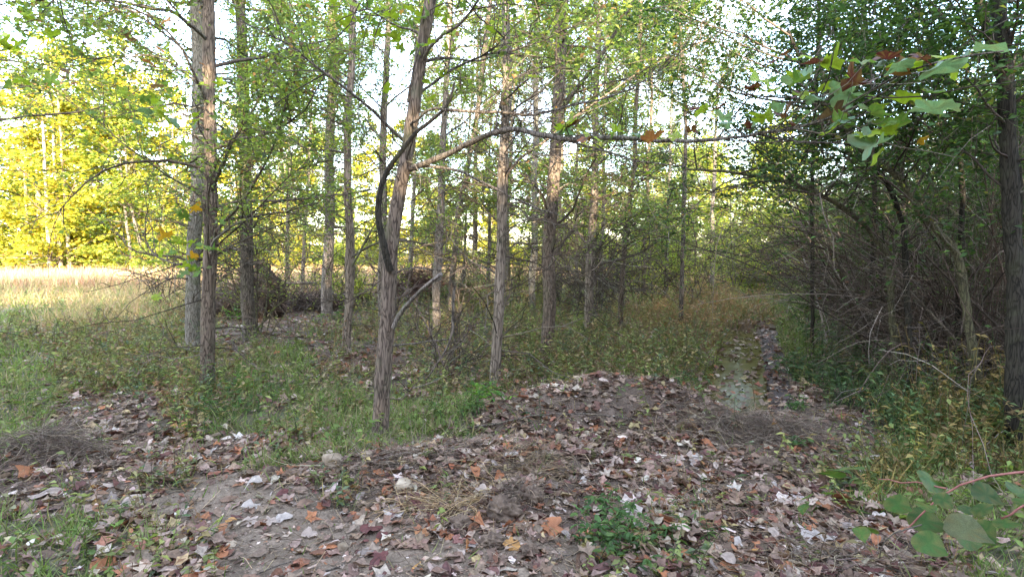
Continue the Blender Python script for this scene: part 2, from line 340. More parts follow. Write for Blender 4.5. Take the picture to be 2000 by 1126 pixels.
# water standing in the rut
wl, wr = [], []
for i in range(len(CH)):
    t = CH[min(i + 1, len(CH) - 1)] - CH[max(i - 1, 0)]; t = t / np.linalg.norm(t); nn = np.array([t[1], -t[0]])
    wl.append(CH[i] - nn * (.56 - .03 * i)); wr.append(CH[i] + nn * (.56 - .03 * i))
V = np.array([[(*p, -.065) for p in pr] for pr in zip(wl, wr)]).reshape(-1, 3); F = []
for i in range(len(CH) - 1): F += [(2 * i, 2 * i + 1, 2 * i + 3), (2 * i, 2 * i + 3, 2 * i + 2)]
g = Geo(); g.add(V[None], np.array(F), (.1, .1, .03)); water = g.build('puddle_water', water_mat()); water['kind'] = 'structure'

# ------------------------------------------------------------------ ground plants and litter
def logpolar(n, d0, d1, amax=50):
    d = np.exp(U(math.log(d0), math.log(d1), n)); a = np.radians(U(-amax, amax, n)); return d * np.sin(a), d * np.cos(a), d
LITTER = [(.17, .11, .078, 5.5), (.31, .225, .17, 4), (.42, .33, .265, 2), (.52, .44, .38, .5), (.24, .165, .12, 5), (.30, .125, .06, 1.5), (.13, .06, .05, 2.0), (.22, .10, .06, 1.3), (.36, .27, .14, .7)]
GREENS = [(.13, .19, .05, 3), (.18, .24, .06, 3), (.20, .23, .08, 2), (.19, .17, .09, 1.6), (.30, .24, .14, 1.8)]
WEEDS = [(.17, .20, .07, 3), (.24, .27, .085, 3), (.30, .24, .11, 2.4), (.25, .14, .08, 1.6), (.11, .15, .08, 1.6), (.20, .13, .09, 1.6), (.33, .26, .15, 1)]
ORNG = [(.30, .17, .09, 3), (.25, .18, .09, 2), (.18, .19, .07, 3), (.36, .24, .12, 1)]
YEL = [(.28, .20, .07, 2.4), (.14, .17, .055, 3), (.20, .14, .06, 2.4), (.09, .14, .045, 2.5), (.36, .28, .10, .8)]
FERN = [(.07, .125, .05, 3), (.10, .165, .065, 3), (.11, .16, .06, 2), (.16, .18, .06, 1.5), (.2, .15, .08, .8)]
TAN = [(.38, .28, .16, 3), (.32, .26, .13, 2), (.24, .26, .10, 2.5), (.46, .31, .20, 2)]
NAME = {}
def accept(k, table):
    p = np.zeros(len(k))
    for ch, v in table.items(): p[k == ord(ch)] = v
    return rng.random(len(k)) < p
def by_cover(k, default, special):
    col = pal(default, len(k))
    for ch, pl in special.items():
        m = k == ord(ch)
        if m.any(): col[m] = pal(pl, int(m.sum()))
    return col
def lit(name, g, mat, label, cat): return tag(g.build(name, mat), label, cat, kind='stuff')

# grass blades
x, y, d = logpolar(330000, 1.5, 34); k = cover(x, y)
clump = fbm(x * 3.2 + 3, y * 3.2, 3)
pn = np.clip((d - 2.2) / 2.6, .22, 1)
m = accept(k, {'g': .85, 'w': .33, 'm': .22, 't': .8, 'o': .35, 'y': .5, 'f': .35, 'l': .035, 's': .02, 'd': .03}) & (rng.random(len(x)) < pn) & ((clump > .45) | (rng.random(len(x)) < .16) | (k == ord('t')))
fx, fy = [], []
for px, py, q in ((375, 690, 90), (403, 757, 110), (739, 868, 190), (637, 627, 60), (676, 690, 60), (747, 640, 40), (851, 645, 50), (878, 612, 40), (964, 765, 120), (1066, 702, 90), (1040, 612, 40), (1148, 655, 60), (487, 668, 60)):
    b = G(px, py); t_ = U(0, 6.28, q); r_ = .07 + np.abs(rng.normal(0, .11, q)); fx.append(b[0] + r_ * np.cos(t_)); fy.append(b[1] + r_ * np.sin(t_))
fx, fy = np.concatenate(fx), np.concatenate(fy)
x, y, k = np.r_[x[m], fx], np.r_[y[m], fy], np.r_[k[m], np.full(len(fx), ord('g'))]; d = np.hypot(x, y); n = len(x); z = height(x, y)
hh = U(.05, .17, n) * (1 + d / 22); hh = np.where(k == ord('t'), hh * 1.7, hh); hh = np.where((k == ord('y')) | (k == ord('o')), hh * 1.6, hh); hh = np.where((k == ord('s')) | (k == ord('l')) | (d < 3.2), hh * .6, hh)
col = by_cover(k, GREENS, {'t': TAN, 'o': ORNG, 'y': YEL, 'w': WEEDS, 'f': FERN, 'm': WEEDS})
dirv = nrm(np.stack([rng.normal(0, .45, n), rng.normal(0, .45, n), np.full(n, .8)], 1)); nv = nrm(np.stack([rng.normal(0, 1, n), -np.abs(rng.normal(0, 1, n)), np.full(n, .4)], 1))
g = Geo(); leaves(g, np.stack([x, y, z - .01], 1), dirv, nv, hh, .0035 + .0009 * d * U(.7, 1.3, n), BLADE, col)
lit('grass', g, M_GRASS, 'short green grass growing in tufts around the trunks and over the path', 'grass')
# weeds: stems with small pointed leaves
x, y, d = logpolar(64000, 1.9, 34); k = cover(x, y); clump = fbm(x * 1.6 + 60, y * 1.6, 3)
pn = np.clip((d - 2.2) / 2.6, .15, 1)
m = accept(k, {'w': .8, 'm': .42, 'g': .2, 'o': .8, 'y': .95, 'f': .85, 't': .2, 'l': .022, 'd': .15}) & (rng.random(len(x)) < pn) & ((clump > .42) | (rng.random(len(x)) < .3))
x, y, d, k = x[m], y[m], d[m], k[m]; n = len(x); z = height(x, y)
H = (.05 + .32 * rng.random(n) ** 2) * (.7 + .9 * fbm(x * .9 + 9, y * .9, 2)) * (1 + .35 * (k == ord('y')) + .25 * (k == ord('f'))) * np.clip(d / 5, .6, 1.5)
az = U(0, 6.28, n); st = grow(np.stack([x, y, z], 1), az, U(.7, 1.5, n), H, 3, U(-.8, .1, n), .15)
g = Geo(); colw = by_cover(k, WEEDS, {'o': ORNG, 'y': YEL, 'f': FERN, 'g': GREENS, 't': TAN})
tubes(g, st, np.repeat((.0011 + .00022 * d)[:, None], 3, 1), 3, colw * .8)
nl = 7; ii = np.repeat(np.arange(n), nl); t = np.tile(np.linspace(.25, 1, nl), n) * 1.999; kk = t.astype(int); f = (t - kk)[:, None]
pp = st[ii, kk] * (1 - f) + st[ii, kk + 1] * f; Ls = U(.022, .054, len(ii)) * (1 + d[ii] / 13)
leaves(g, pp, hdir(len(ii), .1), ndir(len(ii), .45), Ls, Ls * U(.28, .55, len(ii)), DIA, colw[ii] * U(.8, 1.25, (len(ii), 1)))
lit('weeds', g, M_GRASS, 'low leafy weeds, green to yellow brown, covering the woodland floor', 'weeds')
# leaf litter (the many leaves beyond the single ones built later)
T1 = [lobed(kd, s, 10, 1) for kd, s in (('sycamore', 1), ('sycamore', 2), ('oak', 3), ('ellipse', 4), ('ellipse', 5), ('oak', 6), ('sycamore', 7))]
x, y, d = logpolar(90000, 2.6, 26); k = cover(x, y)
m = accept(k, {'l': .92, 'L': .8, 'm': .75, 's': .2, 'g': .25, 'w': .3, 'f': .2, 'd': .15, 'y': .1, 'o': .2, 'p': .28}) & ((fbm(x * 2.4 + 11, y * 2.4, 3) > .43) | (rng.random(len(x)) < .35))
x, y, d, k = x[m], y[m], d[m], k[m]; n = len(x); z = height(x, y); sz = (.02 + .075 * rng.random(n) ** 1.8) * (1 + d / 22); z = np.where(k == ord('p'), -.062, z); z = z + np.where((k == ord('w')) | (k == ord('g')) | (k == ord('m')), U(0, .06, n), 0)
col = pal(LITTER, n, .2); which = rng.integers(0, len(T1), n); g = Geo()
for i, T in enumerate(T1):
    q = which == i; nn_ = ndir(int(q.sum()), .5)
    leaves(g, np.stack([x, y, z + U(.0, .015, n)], 1)[q], hdir(int(q.sum()), 0, .2), nn_, sz[q], sz[q], T, col[q])
# crumbs
x, y, d = logpolar(60000, 1.6, 12); k = cover(x, y); m = accept(k, {'l': .8, 's': .25, 'm': .5, 'g': .1, 'L': .9}); xc_, yc_, kc_ = x, y, k; x, y, d = x[m], y[m], d[m]; n = len(x)
s_ = U(.007, .03, n); leaves(g, np.stack([x, y, height(x, y) + U(.001, .008, n)], 1), hdir(n, 0, .2), ndir(n, .5), s_, s_ * U(.3, .8, n), DIA, pal(LITTER, n, .25))
lit('leaf_litter', g, M_LITTER, 'thick litter of small brown, tan and maroon fallen leaves over the soil', 'leaf litter')
# soil crumbs
x, y, d = logpolar(26000, 1.6, 8); k = cover(x, y); m = accept(k, {'s': .9, 'l': .5, 'm': .4}) & (fbm(x * 3, y * 3, 3) > .42); x, y, d = x[m], y[m], d[m]; n = len(x)
OCT = (np.array([(-.5, 0, 0), (.5, .1, 0), (0, .5, 0), (.05, -.45, 0), (0, 0, .45), (.1, .05, -.3)], float), np.array([(0, 3, 4), (3, 1, 4), (1, 2, 4), (2, 0, 4)]))
s_ = .006 + .022 * rng.random(n) ** 3; g = Geo(); leaves(g, np.stack([x, y, height(x, y) + .001], 1), hdir(n, 0, .2), ndir(n, .3), s_, s_ * U(.6, 1.1, n), OCT, pal([(.20, .155, .115, 3), (.14, .105, .08, 2), (.27, .21, .16, 1)], n, .15))
lit('soil_crumbs', g, M_STRAW, 'small crumbs of brown soil strewn over the bare path and mound', 'soil')
# straw and dead stems
x, y, d = logpolar(62000, 1.6, 14); k = cover(x, y); m = accept(k, {'l': .62, 's': .12, 'm': .4, 'y': .7, 'f': .3, 'g': .12, 'w': .4, 'd': .6}); x, y, d = x[m], y[m], d[m]; n = len(x)
Pt = grow(np.stack([x, y, height(x, y) + U(.002, .02, n)], 1), U(0, 6.28, n), U(-.05, .25, n), U(.04, .2, n), 3, U(-.5, .1, n), .3); g = Geo()
tubes(g, Pt, np.repeat(U(.0008, .0018, n)[:, None] * (1 + d / 9)[:, None], 3, 1), 3, pal([(.25, .18, .12, 3), (.36, .27, .17, 2), (.12, .085, .06, 3)], n, .2))
lit('dead_stems', g, M_STRAW, 'dead grass stems and thin straw scattered over the soil and leaves', 'dead grass')
# far field of tall tan grass
n = 70000; y = 22 + 50 * rng.random(n) ** 1.3; x = U(-1.05, .55, n) * y; z = np.zeros(n)
m = (x < -6) | (y > 27); x, y, z = x[m], y[m], z[m]; n = len(x)
col = pal([(.46, .30, .20, 3), (.40, .26, .17, 2), (.27, .24, .11, 2), (.34, .18, .11, 1.5)], n, .2); far_ = fbm(x * .12, y * .12, 2)
g = Geo(); leaves(g, np.stack([x, y, z], 1), nrm(np.stack([rng.normal(0, .3, n), rng.normal(0, .3, n), np.ones(n)], 1)), nrm(np.stack([rng.normal(0, .6, n), -np.ones(n), np.zeros(n)], 1)),
    U(.3, .85, n) * (.7 + .6 * far_), .018 + y * .0007, BLADE, col)
lit('tall_dry_grass', g, M_GRASS, 'tall tan and pinkish dry grass filling the sunlit field beyond the trunks', 'dry grass')

# ------------------------------------------------------------------ trees
TW = [(.10, .078, .06, 3), (.15, .12, .095, 2), (.07, .052, .04, 2), (.19, .17, .13, .7)]
CROWN = [(.15, .20, .07, 4), (.20, .27, .07, 3), (.27, .34, .07, 2.8), (.11, .15, .07, 2), (.28, .30, .06, 1.1), (.34, .18, .07, .4), (.17, .11, .08, .6)]
def trunk_mesh(g, path, rad, sides, ring, seed, amp):
    path = np.array(path); seg = np.r_[0, np.cumsum(np.linalg.norm(np.diff(path, axis=0), axis=1))]
    s = np.arange(0, seg[-1], ring); Pp = np.stack([np.interp(s, seg, path[:, i]) for i in range(3)], 1); R = np.interp(s, seg, rad)
    Pp[:, 0] += (vnoise(s * 1.1 + seed, s * 0 + seed) - .5) * .06 * np.clip(s, 0, 1); Pp[:, 1] += (vnoise(s * 1.1 + seed + 50, s * 0 + 3) - .5) * .05 * np.clip(s, 0, 1)
    R = R * (1 + .10 * (vnoise(s * 4 + seed, s * 0 + 1) - .5) + .14 * (vnoise(s * 1.3 + seed, s * 0 + 9) > .78)) * (1 + .3 * np.exp(-s / .14))
    th = np.linspace(0, 2 * np.pi, sides, endpoint=False)
    ang = th[None] + 0 * s[:, None]; ss = s[:, None] + 0 * ang
    k = sides / 28.0
    nzv = 1 - np.abs(2 * fbm(ang * 5.5 * k + seed + 1.3 * vnoise(ang * 2, ss * 3), ss * 7 + seed, 2) - 1)
    lump = vnoise(ang * 1.2 + seed, ss * 2.3) - .5
    RR = R[:, None] * (1 + amp * (nzv - .7) + .12 * lump + .12 * np.exp(-ss / .2) * np.cos(ang * 3 + seed))
    V = np.stack([Pp[:, 0, None] + RR * np.cos(ang), Pp[:, 1, None] + RR * np.sin(ang), Pp[:, 2, None] + 0 * RR], -1)
    M_ = len(s); F = []
    i = np.arange(M_ - 1)[:, None]; j = np.arange(sides)[None]; a = (i * sides + j).ravel(); b = (i * sides + (j + 1) % sides).ravel()
    F = np.concatenate([np.stack([a, b, b + sides], 1), np.stack([a, b + sides, a + sides], 1)])
    g.add(V.reshape(1, -1, 3), F, (.2, .17, .14)); return Pp, R
def limb(parent, pts, r0, r1, mat=None, name='branch', sides=7):
    pts = np.array(pts, float); seg = np.r_[0, np.cumsum(np.linalg.norm(np.diff(pts, axis=0), axis=1))]; n = max(6, int(seg[-1] / .09)); n = min(n, 46)
    s = np.linspace(0, seg[-1], n); Pp = np.stack([np.interp(s, seg, pts[:, i]) for i in range(3)], 1)
    for _ in range(1): Pp[1:-1] = (Pp[:-2] + 2 * Pp[1:-1] + Pp[2:]) / 4
    Pp[1:-1] += rng.normal(0, .0035, (n - 2, 3)); R = np.linspace(r0, r1, n) * (1 + .22 * (vnoise(s * 14, s * 0 + r0 * 999) - .5))
    g = Geo(); tubes(g, Pp[None], R[None], sides, (.12, .1, .08), (0.3, .4, .86) if abs(nrm(pts[-1] - pts[0])[2]) < .8 else (1, .1, 0))
    global LIMB
    LIMB = g.build(name, mat or M_BARKD, parent, smooth=True); return Pp
def foliage(root, branches, R0, ntw, nleaf, lsize, palette, depth, twl=(.25, .8), name='foliage', mat=None, droop=.1, tcol=TW, zmin=None, edge=.5, T=DIA, wratio=(.4, .65)):
    """twigs and small leaves of one crown"""
    L = np.linalg.norm(branches[:, -1] - branches[:, 0], axis=1)
    p, a, e, i = sample(branches, ntw, .15, 1, .8, L); n = ntw
    tw = grow(p, a + rng.choice([-1, 1], n) * U(.3, 1.2, n), e * .5 + rng.normal(.15, .75, n), U(*twl, n), 4, U(-.6, .3, n), .25)
    g = Geo(); rr = .0016 + .00035 * depth
    tubes(g, tw, np.linspace(rr * 1.5, rr * .6, 4)[None] * U(.7, 1.4, (n, 1)), 3, pal(tcol, n, .2)); g.build('twigs', M_TWIG, root, stuff=True)
    p, a, e, i = sample(tw, nleaf, .2, 1.05, .8); p = p + rng.normal(0, .055, p.shape)
    q = fbm(p[:, 0] * 1.2 + p[:, 2], p[:, 1] * 1.2 + p[:, 2] * .7, 2) > (.5 - edge * .5)
    if zmin is not None: q &= p[:, 2] > zmin + rng.normal(0, .5, len(p))
    p = p[q]; n = len(p); ls = U(.6, 1.25, n) * lsize
    col = pal(palette, n, .22)
    g = Geo(); leaves(g, p, hdir(n, droop, .4), ndir(n, .85), ls, ls * U(*wratio, n), T, col); g.build(name, mat or M_LEAF, root, stuff=True)
def tree(label, pts, wb, wt, nb=14, leaf=4500, group='slender trees of the grove', mat=None, near=False, zlow=1.2, bl=(.9, 2.6), lsize=.055, top=10.5, palette=CROWN, zleaf=2.0, depth=None, dead=5, branch_parts=8, seed=None):
    base = G(*pts[0]); Yd = base[1] if depth is None else depth
    path = [base - np.array([0, 0, .12])] + [P(px, py, Yd) for px, py in pts[1:]]
    last, prev = path[-1], path[-2]; sl = (last - prev) / (last[2] - prev[2])
    if last[2] < top: path.append(last + sl * .6 * (top - last[2]))
    k = Yd / F_PX / 2 / cp * .92
    zz = np.array([q[2] for q in path]); zt = [q[2] for q in path[:len(pts)]][-1]
    rad = np.interp(zz, [0, zt, max(top, zt + .1)], [wb * k, wt * k, wt * k * .45])
    root = thing('tree', label, 'tree', base, group); g = Geo(); sd_ = (seed or rng.integers(1, 200))
    Pp, R = trunk_mesh(g, path, rad, 28 if near else 14, .025 if near else .07, float(sd_), .22 if near else .16); g.build('trunk', mat or M_BARKS[int(sd_) % 4], root, smooth=True)
    hi = min(top, 1.6 + .55 * Yd + 1.6); n = nb
    ht = U(zlow, hi, n); b0 = np.stack([np.interp(ht, Pp[:, 2], Pp[:, i]) for i in range(3)], 1); rb = np.interp(ht, Pp[:, 2], R)
    br = grow(b0, U(0, 6.28, n), U(.05, .8, n), U(*bl, n), 9, U(-.7, .35, n), .17)
    rbs = (np.minimum(rb * .28, .022) * U(.6, 1.2, n))
    for q in range(min(branch_parts, n)):
        g = Geo(); tubes(g, br[q:q + 1], np.linspace(1, .22, 9)[None] * rbs[q], 6, (.12, .1, .08)); g.build('branch', M_BARKD, root, smooth=True)
    if n > branch_parts:
        g = Geo(); tubes(g, br[branch_parts:], np.linspace(1, .22, 9)[None] * rbs[branch_parts:, None], 5, pal(TW, n - branch_parts, .1)); g.build('small_branches', M_TWIG, root, smooth=True, stuff=True)
    if wb > 16:
        nr = 5; ar = U(0, 6.28, nr); q0 = base + np.stack([np.sin(ar) * rad[0] * .7, np.cos(ar) * rad[0] * .7, np.full(nr, .07)], 1)
        rt = grow(q0, ar, np.full(nr, -.35), np.full(nr, .12 + 1.6 * rad[0]), 5, np.full(nr, -.5), .1)
        g = Geo(); tubes(g, rt, np.linspace(.5, .2, 5)[None] * rad[0] * U(.7, 1.1, (nr, 1)), 8, (.15, .12, .1)); g.build('root_flare', mat or M_BARKS[int(sd_) % 4], root, smooth=True)
    # dead, leafless lower twigs
    if dead:
        m_ = dead * 7; hz = U(.4, 3.6, m_); q0 = np.stack([np.interp(hz, Pp[:, 2], Pp[:, i]) for i in range(3)], 1)
        dt = grow(q0, U(0, 6.28, m_), U(-.3, .7, m_), U(.2, 1.6, m_), 5, U(-.8, .4, m_), .25)
        p, a, e, i = sample(dt, m_ * 3, .3, 1); d2 = grow(p, a + U(-1.2, 1.2, m_ * 3), e + U(-.5, .5, m_ * 3), U(.1, .5, m_ * 3), 5, U(-.5, .4, m_ * 3), .25)
        g = Geo(); rr = .002 + .0004 * Yd; tubes(g, np.concatenate([dt, d2]), np.linspace(1.3, .4, 5)[None] * np.r_[np.full(m_, rr * 1.4), np.full(m_ * 3, rr)][:, None], 3, pal(TW, m_ * 4, .2)); g.build('dead_twigs', M_TWIG, root, stuff=True)
    if leaf: foliage(root, br, None, nb * 16, int(leaf * 3.4), lsize, palette, Yd, zmin=zleaf)
    return root, Pp

# the two left trunks, standing one before the other
tree('rough dark barked trunk with flaking plates standing just behind the left foreground trunk', [(375, 690), (381, 500), (390, 250), (385, 0)], 28, 24, 26, 8000, near=True, bl=(1, 3.2), top=11)
tree('straight grey brown trunk in front of its darker twin at left', [(403, 757), (408, 500), (410, 250), (411, 0)], 29, 21, 26, 7000, near=True, bl=(1, 3.2), seed=11, zleaf=2.5)
tree('leafy tree mostly outside the left edge, its branches hanging into the upper left', [(-110, 720), (-112, 450), (-110, 200), (-105, 0)], 28, 20, 34, 9500, bl=(1.6, 4.2), zlow=2.4, zleaf=2.4, dead=3)
# the leaning near tree with its long hand-shaped limbs
near_root, npth = tree('leaning foreground tree with a thick ridged trunk and long crooked limbs reaching right', [(739, 868), (748, 760), (763, 600), (768, 500), (783, 370), (798, 250), (822, 100), (840, 0)], 36, 24, 8, 1800, near=True, bl=(.6, 1.6), seed=23, dead=2, zleaf=3.4, branch_parts=6)
YN = G(739, 868)[1]
def L3(lst): return [P(a, b, YN + c) for a, b, c in lst]
limbA = limb(near_root, L3([(800, 330, 0), (848, 312, -.15), (905, 285, -.3), (955, 262, -.45), (1008, 250, -.6), (1050, 262, -.75), (1095, 272, -.85), (1160, 267, -1.0), (1290, 276, -1.2), (1400, 273, -1.5), (1480, 262, -1.7), (1560, 248, -1.85), (1640, 222, -2.0), (1720, 190, -2.15), (1770, 150, -2.2)]), .026, .004); LIMB_A = LIMB
limb(near_root, L3([(763, 528, -.06), (748, 480, -.12), (738, 430, -.15), (741, 360, -.18), (765, 320, -.2), (790, 285, -.25), (830, 242, -.3), (872, 215, -.35), (882, 190, -.35), (888, 160, -.35)]), .031, .008, M_BARKX)
limbB = limb(near_root, L3([(872, 215, -.35), (920, 219, -.3), (960, 217, -.25), (1040, 227, -.15), (1110, 208, -.1), (1170, 196, 0), (1230, 175, .1), (1300, 130, .2)]), .013, .004)
limb(near_root, L3([(800, 330, -.03), (850, 322, -.1), (900, 332, -.2), (960, 365, -.3), (1020, 395, -.35), (1108, 427, -.4)]), .013, .004)
limb(near_root, L3([(797, 200, -.1), (800, 170, -.15), (808, 130, -.18), (822, 90, -.16)]), .012, .006)
limb(near_root, L3([(768, 640, -.05), (780, 608, -.1), (800, 588, -.15), (830, 560, -.25), (862, 535, -.35)]), .020, .015, M_BARK)
limb(near_root, L3([(770, 535, -.05), (790, 522, -.1), (815, 522, -.2), (862, 528, -.25)]), .008, .004)
limb(near_root, L3([(768, 675, -.05), (800, 670, -.1), (840, 668, -.2), (880, 662, -.3)]), .008, .005)
limb(near_root, L3([(888, 560, -.35), (884, 600, -.33), (886, 640, -.3), (880, 670, -.3), (860, 700, -.28), (832, 742, -.25)]), .012, .006, M_BARKD)
limb(near_root, L3([(872, 215, -.35), (845, 200, -.3), (815, 235, -.25), (800, 245, 0)]), .011, .009)
limb(near_root, L3([(970, 260, -.5), (972, 225, -.5), (975, 190, -.55), (1000, 150, -.6), (1060, 130, -.7)]), .007, .003)
limb(near_root, L3([(1095, 272, -.85), (1150, 285, -.95), (1200, 300, -1.0), (1250, 318, -1.1), (1340, 326, -1.3)]), .008, .003)
limb(near_root, L3([(1480, 262, -1.7), (1540, 275, -1.75), (1610, 285, -1.8), (1680, 270, -1.9), (1730, 245, -2.0)]), .006, .003)
limb(near_root, L3([(1400, 273, -1.5), (1450, 200, -1.6), (1500, 150, -1.75), (1530, 120, -1.8)]), .005, .002)
limb(near_root, L3([(1590, 240, -1.9), (1680, 190, -2.0), (1760, 140, -2.2), (1850, 120, -2.4), (1960, 100, -2.6)]), .006, .003)
# fine twigs on the limbs
tb = np.stack([limbA[np.linspace(0, len(limbA) - 1, 9).astype(int)], limbB[np.linspace(0, len(limbB) - 1, 9).astype(int)]])
p, a, e, i = sample(tb, 90, .1, 1); tw = grow(p, a + U(-1.6, 1.6, 90), U(-.6, .9, 90), U(.15, .75, 90), 7, U(-.8, .8, 90), .25)
p2, a2, e2, i2 = sample(tw, 160, .2, 1); tw2 = grow(p2, a2 + U(-1.2, 1.2, 160), e2 + U(-.6, .6, 160), U(.08, .3, 160), 7, U(-.5, .5, 160), .25)
g = Geo(); tubes(g, np.concatenate([tw, tw2]), np.linspace(1.2, .5, 7)[None] * np.r_[np.full(90, .003), np.full(160, .0018)][:, None], 4, pal(TW, 250, .2)); g.build('twigs', M_TWIG, near_root, stuff=True)
# big lobed leaves near the lens, each its own part
BIGC = {'y': (.26, .36, .03), 'b': (.17, .28, .19), 'g': (.12, .22, .055), 'm': (.075, .012, .02), 'o': (.50, .26, .02), 'r': (.28, .10, .05), 'd': (.16, .09, .07)}
BIG = [(1515, 130, 60, 'm'), (1500, 158, 75, 'y'), (1530, 180, 50, 'y'), (1470, 175, 38, 'y'), (1488, 178, 42, 'm'), (1592, 130, 55, 'm'), (1590, 135, 45, 'b'), (1560, 118, 55, 'y'),
 (1555, 145, 40, 'y'), (1640, 145, 60, 'y'), (1690, 125, 60, 'g'), (1720, 120, 60, 'm'), (1755, 122, 60, 'b'), (1765, 130, 75, 'y'), (1810, 112, 85, 'd'), (1790, 118, 50, 'm'),
 (1690, 150, 50, 'y'), (1660, 165, 40, 'r'), (1705, 168, 70, 'm'), (1760, 155, 60, 'b'), (1670, 190, 85, 'g'), (1690, 185, 70, 'b'), (1740, 150, 55, 'r'), (1755, 190, 70, 'y'),
 (1745, 210, 45, 'y'), (1800, 215, 95, 'b'), (1840, 212, 90, 'b'), (1640, 165, 60, 'b'), (1595, 190, 50, 'm'), (1592, 190, 50, 'y'), (1625, 185, 40, 'y'), (1620, 205, 50, 'b'),
 (1575, 220, 50, 'b'), (1560, 225, 40, 'y'), (1535, 222, 60, 'b'), (1510, 247, 55, 'y'), (1540, 225, 40, 'm'), (1550, 245, 34, 'm'), (1470, 252, 35, 'm'), (1490, 245, 40, 'g'),
 (1410, 212, 40, 'm'), (1425, 225, 50, 'b'), (1395, 205, 45, 'y'), (1365, 215, 34, 'm'), (1445, 245, 40, 'b'), (1655, 240, 60, 'd'), (1680, 240, 60, 'b'), (1705, 242, 50, 'b'),
 (1650, 250, 50, 'y'), (1725, 260, 80, 'g'), (1740, 275, 75, 'b'), (1765, 260, 50, 'y'), (1735, 280, 50, 'm'), (1735, 292, 50, 'y'), (1680, 270, 70, 'y'), (1825, 270, 30, 'o'),
 (1930, 120, 130, 'b'), (1880, 130, 80, 'y'), (1990, 105, 90, 'b'), (1110, 258, 50, 'y'), (1125, 250, 50, 'b'), (1135, 245, 40, 'm'), (1150, 265, 50, 'y'), (1160, 270, 44, 'r'),
 (1290, 280, 50, 'r'), (1285, 335, 34, 'y'), (1240, 268, 34, 'b'), (1222, 260, 30, 'y'), (1090, 248, 34, 'y'), (1345, 262, 30, 'm'), (1210, 262, 34, 'g'), (1320, 268, 36, 'y'),
 (1810, 180, 60, 'g'), (1640, 220, 60, 'g'), (1700, 215, 70, 'g'), (1770, 240, 55, 'g'), (1590, 160, 55, 'g'), (1535, 155, 55, 'g')]
bigT = [lobed('sycamore', 60 + i, 30, 2) for i in range(6)] + [lobed('oak', 80 + i, 18, 2) for i in range(3)]
bm_cache = {}
def big_leaf(parent, pos, size, c, tilt, az, name='leaf', kinds=None, mat=None, cols=BIGC):
    ti = random.randrange(len(bigT)) if kinds is None else random.choice(kinds); key = (ti, c)
    if key not in bm_cache:
        T = bigT[ti]; g = Geo(); V = T[0].copy(); V[:, 0] += .45
        base_c = np.array(cols[c]); r_ = np.linalg.norm(T[0][:, :2], axis=1); q_ = np.random.default_rng(ti * 7 + len(bm_cache)); al_ = np.clip(q_.normal(.12, .22, (len(V), 1)) + .5 * (r_[:, None] > .4) * (q_.random((len(V), 1)) < .15), 0, .6); cc = (base_c[None] * (1 - al_) + np.array([[.20, .15, .05]]) * al_) * (1.1 - .25 * r_[:, None] + .1 * q_.normal(size=(len(V), 1)))
        g.v = [V]; g.f = [T[1]]; g.c = [cc]; bm_cache[key] = g.mesh(name, mat or M_BIG, True)
    o = bpy.data.objects.new(name, bm_cache[key]); C.objects.link(o); o.parent = parent
    o.location = Vector([float(q) for q in pos]) - parent_world(parent); o.scale = (size,) * 3; o.rotation_euler = (tilt[0], tilt[1], az); return o
random.seed(5)
for px, py, s, c in BIG:
    tt = min(1, max(0, (px - 1095) / 700)); Yl = YN - .85 - 1.45 * tt ** .9; Yl = max(Yl, 2.15) + random.uniform(-.12, .12)
    big_leaf(LIMB_A, P(px - s * .2, py, Yl), s * Yl / F_PX * .82, c, (random.gauss(.05, .38), random.gauss(.1, .35)), random.uniform(0, 6.28))
# leafy sprays of the same large leaves at upper left and along the upper near trunk
for cx, cy, n_, sx, sy, Yd, pc in ((330, 215, 42, 60, 35, 5.2, 'yyggb'), (335, 490, 30, 55, 45, 5.6, 'yyggo'), (250, 110, 26, 110, 60, 5.5, 'yygdr'), (700, 30, 18, 40, 30, 4.9, 'yyg'), (850, 90, 26, 60, 60, 4.6, 'yyyg'), (790, 60, 18, 30, 40, 4.7, 'yyg'), (60, 60, 30, 70, 50, 5.2, 'yygg')):
    for q in range(n_):
        px, py = random.gauss(cx, sx), random.gauss(cy, sy); Yl = Yd + random.uniform(-.3, .3)
        big_leaf(near_root if cx > 600 else bpy.data.objects['tree'], P(px, py, Yl), random.uniform(14, 30) * Yl / F_PX, random.choice(pc), (random.gauss(.3, .5), random.gauss(.2, .5)), random.uniform(0, 6.28))

tree('shaded trunk with ivy and thin stems around its foot beside the root plate', [(487, 668), (482, 450), (475, 200), (470, 0)], 27, 20, 20, 5200, mat=M_BARKD, zlow=1.5, zleaf=1.6, dead=9)
tree('tall straight trunk right of the brush pile with small plants at its foot', [(637, 627), (643, 400), (647, 200), (651, 0)], 24, 16, 22, 6500, zleaf=2.4)
tree('slim pale flaky trunk right beside the straight one near the brush pile', [(676, 690), (681, 450), (683, 200), (688, 0)], 19, 14, 15, 3200, seed=77, zleaf=2.6)
tree('thin trunk half hidden behind the leaning foreground tree', [(747, 640), (746, 450), (752, 200), (758, 0)], 18, 12, 18, 5200)
tree('thin trunk just right of the leaning foreground tree, before the second brush heap', [(851, 645), (857, 450), (868, 220), (878, 0)], 17, 10, 18, 4800)
tree('dark slanting trunk leaning right behind the broken dead branch', [(878, 612), (890, 450), (912, 330), (932, 220), (950, 60)], 12, 9, 14, 3800, mat=M_BARKD)
tree('grey trunk with shaggy bark rising from young green plants at the centre', [(964, 765), (972, 560), (982, 300), (991, 0)], 23, 16, 16, 3400, near=True, seed=41, zleaf=2.6, dead=8)
t11, _ = tree('stout pinkish brown trunk right of centre with a slanting upper limb', [(1066, 702), (1074, 500), (1083, 300), (1093, 100), (1098, 0)], 29, 22, 20, 5000, near=True, seed=63, zleaf=2.6, dead=8)
